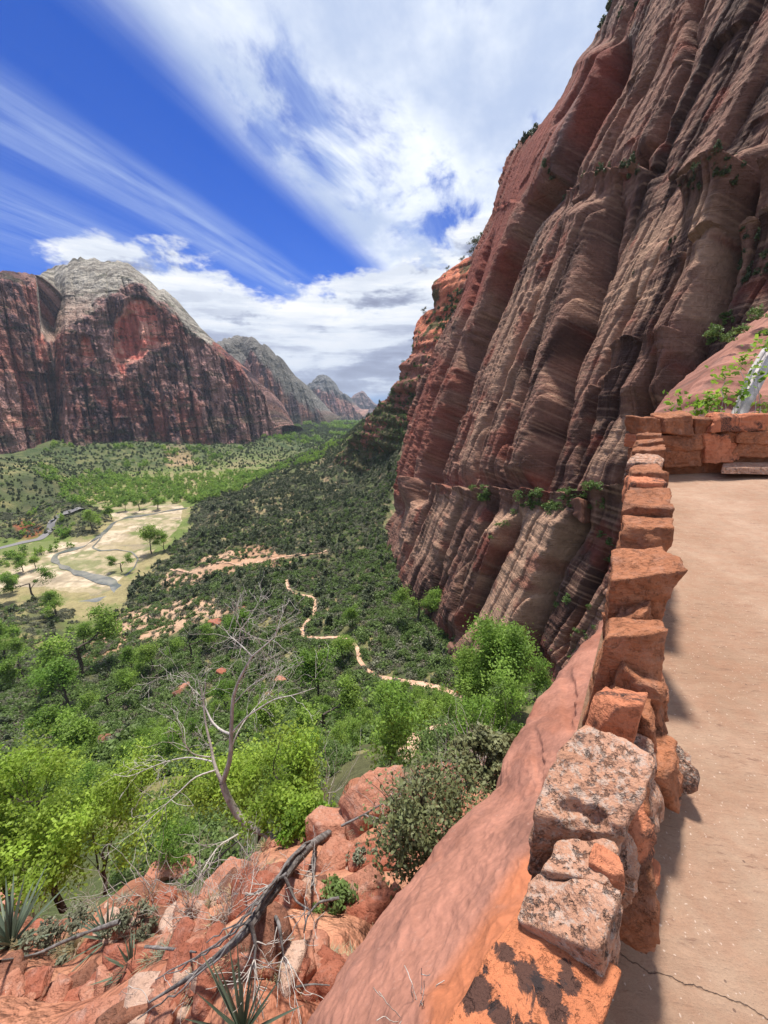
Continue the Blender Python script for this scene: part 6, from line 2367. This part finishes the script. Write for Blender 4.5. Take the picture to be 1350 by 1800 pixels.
    maple(520, 1480, 6.4, .75, 900, .06, 'small lime green seedling hanging over the log end', 706, spread=.6, up=.1, trunk=.3, rad=.012, clump=.09, kids=(2, 3))

    # sprigs and bleached trunks behind the end wall
    r = np.random.default_rng(55)
    for q, (pts, w_, lb) in enumerate([([(1302, 724, 8.6), (1325, 680, 8.8), (1352, 630, 9.0), (1385, 570, 9.3)], .13, 'thick bleached dead trunk leaning behind the end wall'),
                                       ([(1292, 722, 8.5), (1305, 690, 8.6), (1322, 650, 8.7), (1350, 605, 8.9)], .05, 'thin bleached dead trunk beside the thick one')]):
        Q = px_path(pts, 8, 16)
        Q = np.vstack([Q[:1] - (Q[1:2] - Q[:1]) * 6, Q])
        V, F = tubes([(Q - Q[0], np.full(len(Q), w_))], 14)
        V = V + fbm(V * [3, 3, .4], 6, 3, 90 + q)[:, None] * .02
        tag(link('bleached_log', mesh_from('bleached_log', V, F, M_PALE), loc=Q[0]), lb, 'trunk')
    S_ = [((1190, 708), 'left'), ((1275, 655), 'a'), ((1307, 633), 'b'), ((1328, 657), 'c'), ((1248, 700), 'd'), ((1224, 722), 'e'), ((1300, 694), 'f'), ((1345, 600), 'g'), ((1272, 690), 'h'), ((1256, 716), 'i'), ((1345, 715), 'j'), ((1236, 712), 'k')]
    names = ['leafy sprig standing alone against the dark hollow', 'leafy sprig at the top of the middle stem', 'topmost leafy sprig left of the pale trunk', 'leafy sprig overlapping the pale trunk', 'leafy sprig low above the end wall',
             'leafy sprig touching the end wall top', 'leafy sprig left of the pale trunk foot', 'leafy sprig at the right picture edge up high', 'leafy sprig halfway up the middle stem', 'lowest leafy sprig of the middle stem', 'leafy sprig at the right picture edge low', 'leafy sprig between two low ones']
    for q, ((x, y), _) in enumerate(S_):
        W = ray(x, y) * (8.2 + .2 * (q % 3))
        e = bpy.data.objects.new('maple_sprig', None)
        C.objects.link(e)
        foot = ray(x - 8, 760) * 8.3
        e.location = foot
        tag(e, names[q], 'sprig')
        P = r.normal(size=(46, 3)) * [.10, .10, .12] + (W - foot)
        link('leaves', leaf_mesh('leaves', P, r.random(46), .11, M_LIME, r), e)
        stem = bez(np.zeros(3), W - foot, r.normal(size=3) * .06, 8, r)
        link('stem', tube_mesh('stem', [(stem, np.linspace(.009, .004, 8))], M_TWG2, 5), e)
    # shrubs crowning the near rock
    for q, (x, y, s_) in enumerate([(1330, 560, .9), (1300, 585, .8), (1275, 600, .7), (1345, 590, .7), (1250, 590, .8)]):
        place(V_OAK[q % 4], on_face(x, y) * .98, s_ * .22, q, 'rock_shrub', ['olive shrub on the upper rim of the pink rock', 'shrub left of the rim shrub of the pink rock', 'dull green shrub where the pink rock meets the hollow',
              'shrub low on the pink rock at the right edge', 'yellow green shrub hanging above the dark hollow'][q], 'shrub')


M_PALE = bark_mat('bleached_wood', (.42, .37, .34), (.66, .60, .57), 7)
build_near_plants()


# ================================================================== hikers and car
def flat_mat(name, c, rough=.8, spec=.3):
    m_, k = new_mat(name)
    pos = k.n('ShaderNodeTexCoord').outputs['Object']
    f = k.m('ADD', .85, k.m('MULTIPLY', k.noise(pos, 9, 3), .3))
    sc_ = k.n('ShaderNodeVectorMath', operation='SCALE')
    sc_.inputs[0].default_value = tuple(c)
    k.put(sc_.inputs[3], f)
    finish(k, sc_.outputs[0], rough, None, spec)
    return m_


M_SKIN = flat_mat('skin', (.42, .24, .17))
M_HAIR = flat_mat('hair', (.05, .03, .02))
M_CLOTH = {'black': flat_mat('black_cloth', (.02, .02, .025)), 'blue': flat_mat('blue_cloth', (.05, .10, .28)), 'red': flat_mat('red_cloth', (.45, .05, .04)), 'white': flat_mat('white_cloth', (.7, .7, .7)),
           'grey': flat_mat('grey_cloth', (.15, .15, .16)), 'navy': flat_mat('navy_cloth', (.02, .03, .07)), 'khaki': flat_mat('khaki_cloth', (.28, .22, .14)), 'teal': flat_mat('teal_cloth', (.03, .2, .2))}


def person_base():
    J = {'pel': (0, 0, .93, .135), 'wst': (0, 0, 1.08, .125), 'chs': (0, 0, 1.30, .155), 'nck': (0, 0, 1.47, .06), 'hd0': (0, -.01, 1.56, .085), 'hd1': (0, -.01, 1.68, .085),
         'hl': (-.10, 0, .88, .10), 'kl': (-.11, -.16, .50, .062), 'al': (-.11, .02, .09, .045), 'tl': (-.11, -.13, .04, .035),
         'hr': (.10, 0, .88, .10), 'kr': (.11, .10, .49, .062), 'ar': (.11, .30, .12, .045), 'tr': (.11, .20, .03, .035),
         'sl': (-.19, 0, 1.40, .065), 'el': (-.25, .10, 1.14, .045), 'wl': (-.24, .02, .92, .033), 'fl': (-.23, -.03, .84, .035),
         'sr': (.19, 0, 1.40, .065), 'er': (.25, -.06, 1.13, .045), 'wr': (.23, -.24, .98, .033), 'fr': (.22, -.30, .92, .035)}
    E_ = [('pel', 'wst'), ('wst', 'chs'), ('chs', 'nck'), ('nck', 'hd0'), ('hd0', 'hd1'), ('pel', 'hl'), ('hl', 'kl'), ('kl', 'al'), ('al', 'tl'), ('pel', 'hr'), ('hr', 'kr'), ('kr', 'ar'), ('ar', 'tr'),
          ('chs', 'sl'), ('sl', 'el'), ('el', 'wl'), ('wl', 'fl'), ('chs', 'sr'), ('sr', 'er'), ('er', 'wr'), ('wr', 'fr')]
    ks = list(J)
    me = bpy.data.meshes.new('person')
    me.from_pydata([J[k][:3] for k in ks], [(ks.index(a), ks.index(b)) for a, b in E_], [])
    o = bpy.data.objects.new('person', me)
    C.objects.link(o)
    md = o.modifiers.new('skin', 'SKIN')
    for i, k in enumerate(ks):
        me.skin_vertices[0].data[i].radius = (J[k][3], J[k][3])
    me.skin_vertices[0].data[0].use_root = True
    o.modifiers.new('sub', 'SUBSURF').levels = 1
    dg = bpy.context.evaluated_depsgraph_get()
    out = bpy.data.meshes.new_from_object(o.evaluated_get(dg))
    bpy.data.objects.remove(o)
    return out


def build_people():
    base = person_base()
    H = [(653, 1183, 'black', 'navy', 'hiker in dark clothes walking left on the trail bend, ahead of another'), (665, 1189, 'grey', 'black', 'hiker in grey walking just behind the dark one on the trail bend'),
         (778, 1211, 'blue', 'navy', 'hiker in blue left of the group on the right end of the trail'), (783, 1213, 'black', 'black', 'hiker in black close beside the one in blue'),
         (804, 1225, 'red', 'grey', 'hiker in a red shirt leading the group at the trail end'), (812, 1231, 'white', 'navy', 'hiker in a white shirt in the middle of the group at the trail end'),
         (818, 1236, 'black', 'khaki', 'last hiker of the group at the trail end, in black'), (552, 1088, 'red', 'black', 'lone hiker in red on the upper trail leg'),
         (535, 1114, 'navy', 'grey', 'lone hiker in navy at the tip of the trail switchback'), (712, 1322, 'black', 'navy', 'hiker in black on the lowest switchback nearest the ledge')]
    for i, (x, y, sh, tr, lb) in enumerate(H):
        W = hit(np.array([x], float), np.array([y], float))[0]
        me = base.copy()
        me.materials.clear()
        for m_ in (M_CLOTH[sh], M_CLOTH[tr], M_SKIN, M_HAIR):
            me.materials.append(m_)
        for p in me.polygons:
            c = p.center
            a = 0
            if c.z < .95 and abs(c.x) < .2:
                a = 1
            if c.z < .12:
                a = 3
            if c.z > 1.47 or (abs(c.x) > .19 and c.z < 1.1):
                a = 2
            if c.z > 1.66 or (c.z > 1.54 and c.y > .02):
                a = 3
            p.material_index = a
            p.use_smooth = True
        o = link('person', me, loc=W + [0, 0, .2])
        o.scale = (1.12,) * 3
        o.rotation_euler = (0, 0, R([100, 95, 80, 260, 70, 60, 75, 10, 150, 200][i]))
        tag(o, lb, 'person')
        if i % 2 == 0:
            U, F = cut_block(6, 60 + i, cuts=2)
            b = link('backpack', mesh_from('backpack', U * [.15, .10, .24] + [0, .22, 1.22], F, M_CLOTH[['grey', 'teal', 'red', 'khaki', 'blue'][i // 2]]), o)
    # dark car on the valley road
    W = flat_from_px(np.array([93.]), np.array([919.]), -149)[0]
    W = hit(np.array([93.]), np.array([919.]))[0]
    e = bpy.data.objects.new('car', None)
    C.objects.link(e)
    e.location = W + [0, 0, .6]
    e.rotation_euler = (0, 0, R(-12))
    tag(e, 'small dark car driving on the curve of the valley road', 'car')
    prof = [(-2.3, .35), (-2.3, .85), (-1.6, .95), (-.9, 1.45), (.7, 1.5), (1.6, 1.0), (2.25, .9), (2.3, .35)]
    V = [(x * .88 if z > 1.2 else x, y, z) for x in (-.9, .9) for y, z in prof]
    n = len(prof)
    me = bpy.data.meshes.new('body')
    me.from_pydata(V, [], [list(range(n))[::-1], list(range(n, 2 * n))] + [[i, (i + 1) % n, n + (i + 1) % n, n + i] for i in range(n)])
    me.materials.append(flat_mat('dark_paint', (.03, .035, .05), .3, .5))
    link('body', me, e)
    gl = flat_mat('car_glass', (.02, .03, .04), .1, .6)
    for sx in (-1, 1):
        me = bpy.data.meshes.new('window')
        me.from_pydata([(sx * .87, -.95, 1.0), (sx * .87, 1.2, 1.03), (sx * .84, .6, 1.42), (sx * .84, -.8, 1.38)], [], [(0, 1, 2, 3)])
        me.materials.append(gl)
        link('window', me, e)
    a = np.linspace(0, 2 * math.pi, 16, endpoint=False)
    for sx in (-.82, .82):
        for yy in (-1.4, 1.4):
            V = np.array([[sx + dx, yy + .33 * math.cos(t), .33 + .33 * math.sin(t)] for dx in (-.1, .1) for t in a])
            me = bpy.data.meshes.new('wheel')
            me.from_pydata(V.tolist(), [], [[i, (i + 1) % 16, 16 + (i + 1) % 16, 16 + i] for i in range(16)] + [list(range(16))[::-1], list(range(16, 32))])
            me.materials.append(M_CLOTH['black'])
            link('wheel', me, e)


build_people()


def build_haze():
    bpy.ops.mesh.primitive_cube_add(size=2)
    o = bpy.context.object
    o.name = 'haze'
    o.location = (-500, 4400, 200)
    o.scale = (9500, 5600, 700)
    m_ = bpy.data.materials.new('haze')
    m_.use_nodes = True
    m_.node_tree.nodes.clear()
    v = m_.node_tree.nodes.new('ShaderNodeVolumePrincipled')
    v.inputs['Color'].default_value = (.72, .84, 1.0, 1)
    v.inputs['Density'].default_value = .000042
    u = m_.node_tree.nodes.new('ShaderNodeOutputMaterial')
    m_.node_tree.links.new(v.outputs[0], u.inputs['Volume'])
    o.data.materials.append(m_)
    tag(o, kind='stuff')


build_haze()


def ordinals():
    """things that would otherwise share a label are told apart by their order from left to right"""
    bpy.context.view_layer.update()
    by = {}
    for o in C.objects:
        if o.parent is None and 'category' in o.keys():
            by.setdefault(o['label'], []).append(o)
    one = ['', 'second', 'third', 'fourth', 'fifth', 'sixth', 'seventh', 'eighth', 'ninth', 'tenth', 'eleventh', 'twelfth', 'thirteenth', 'fourteenth', 'fifteenth', 'sixteenth', 'seventeenth', 'eighteenth', 'nineteenth', 'twentieth']
    tens = ['', '', 'twenty', 'thirty', 'forty']
    unit = ['', 'first', 'second', 'third', 'fourth', 'fifth', 'sixth', 'seventh', 'eighth', 'ninth']
    for lb, os_ in by.items():
        if len(os_) < 2:
            continue
        os_.sort(key=lambda o: float(proj(np.array(o.matrix_world.translation))[0]))
        n = len(os_)
        for i, o in enumerate(os_):
            if i == 0:
                t = 'leftmost'
            elif i == n - 1:
                t = 'rightmost'
            elif i < 20:
                t = one[i] + ' from left'
            else:
                q = i + 1
                t = ('%s-%s' % (tens[q // 10], unit[q % 10]) if q % 10 else {30: 'thirtieth', 40: 'fortieth'}[q]) + ' from left'
            full = lb + ', ' + t
            for w_ in (' fresh', ' well', ' middling', ' large', ' small', ' dense', ' angular'):
                if len(full.split()) > 16:
                    full = (' ' + full).replace(w_ + ' ', ' ', 1).strip()
            o['label'] = full


ordinals()
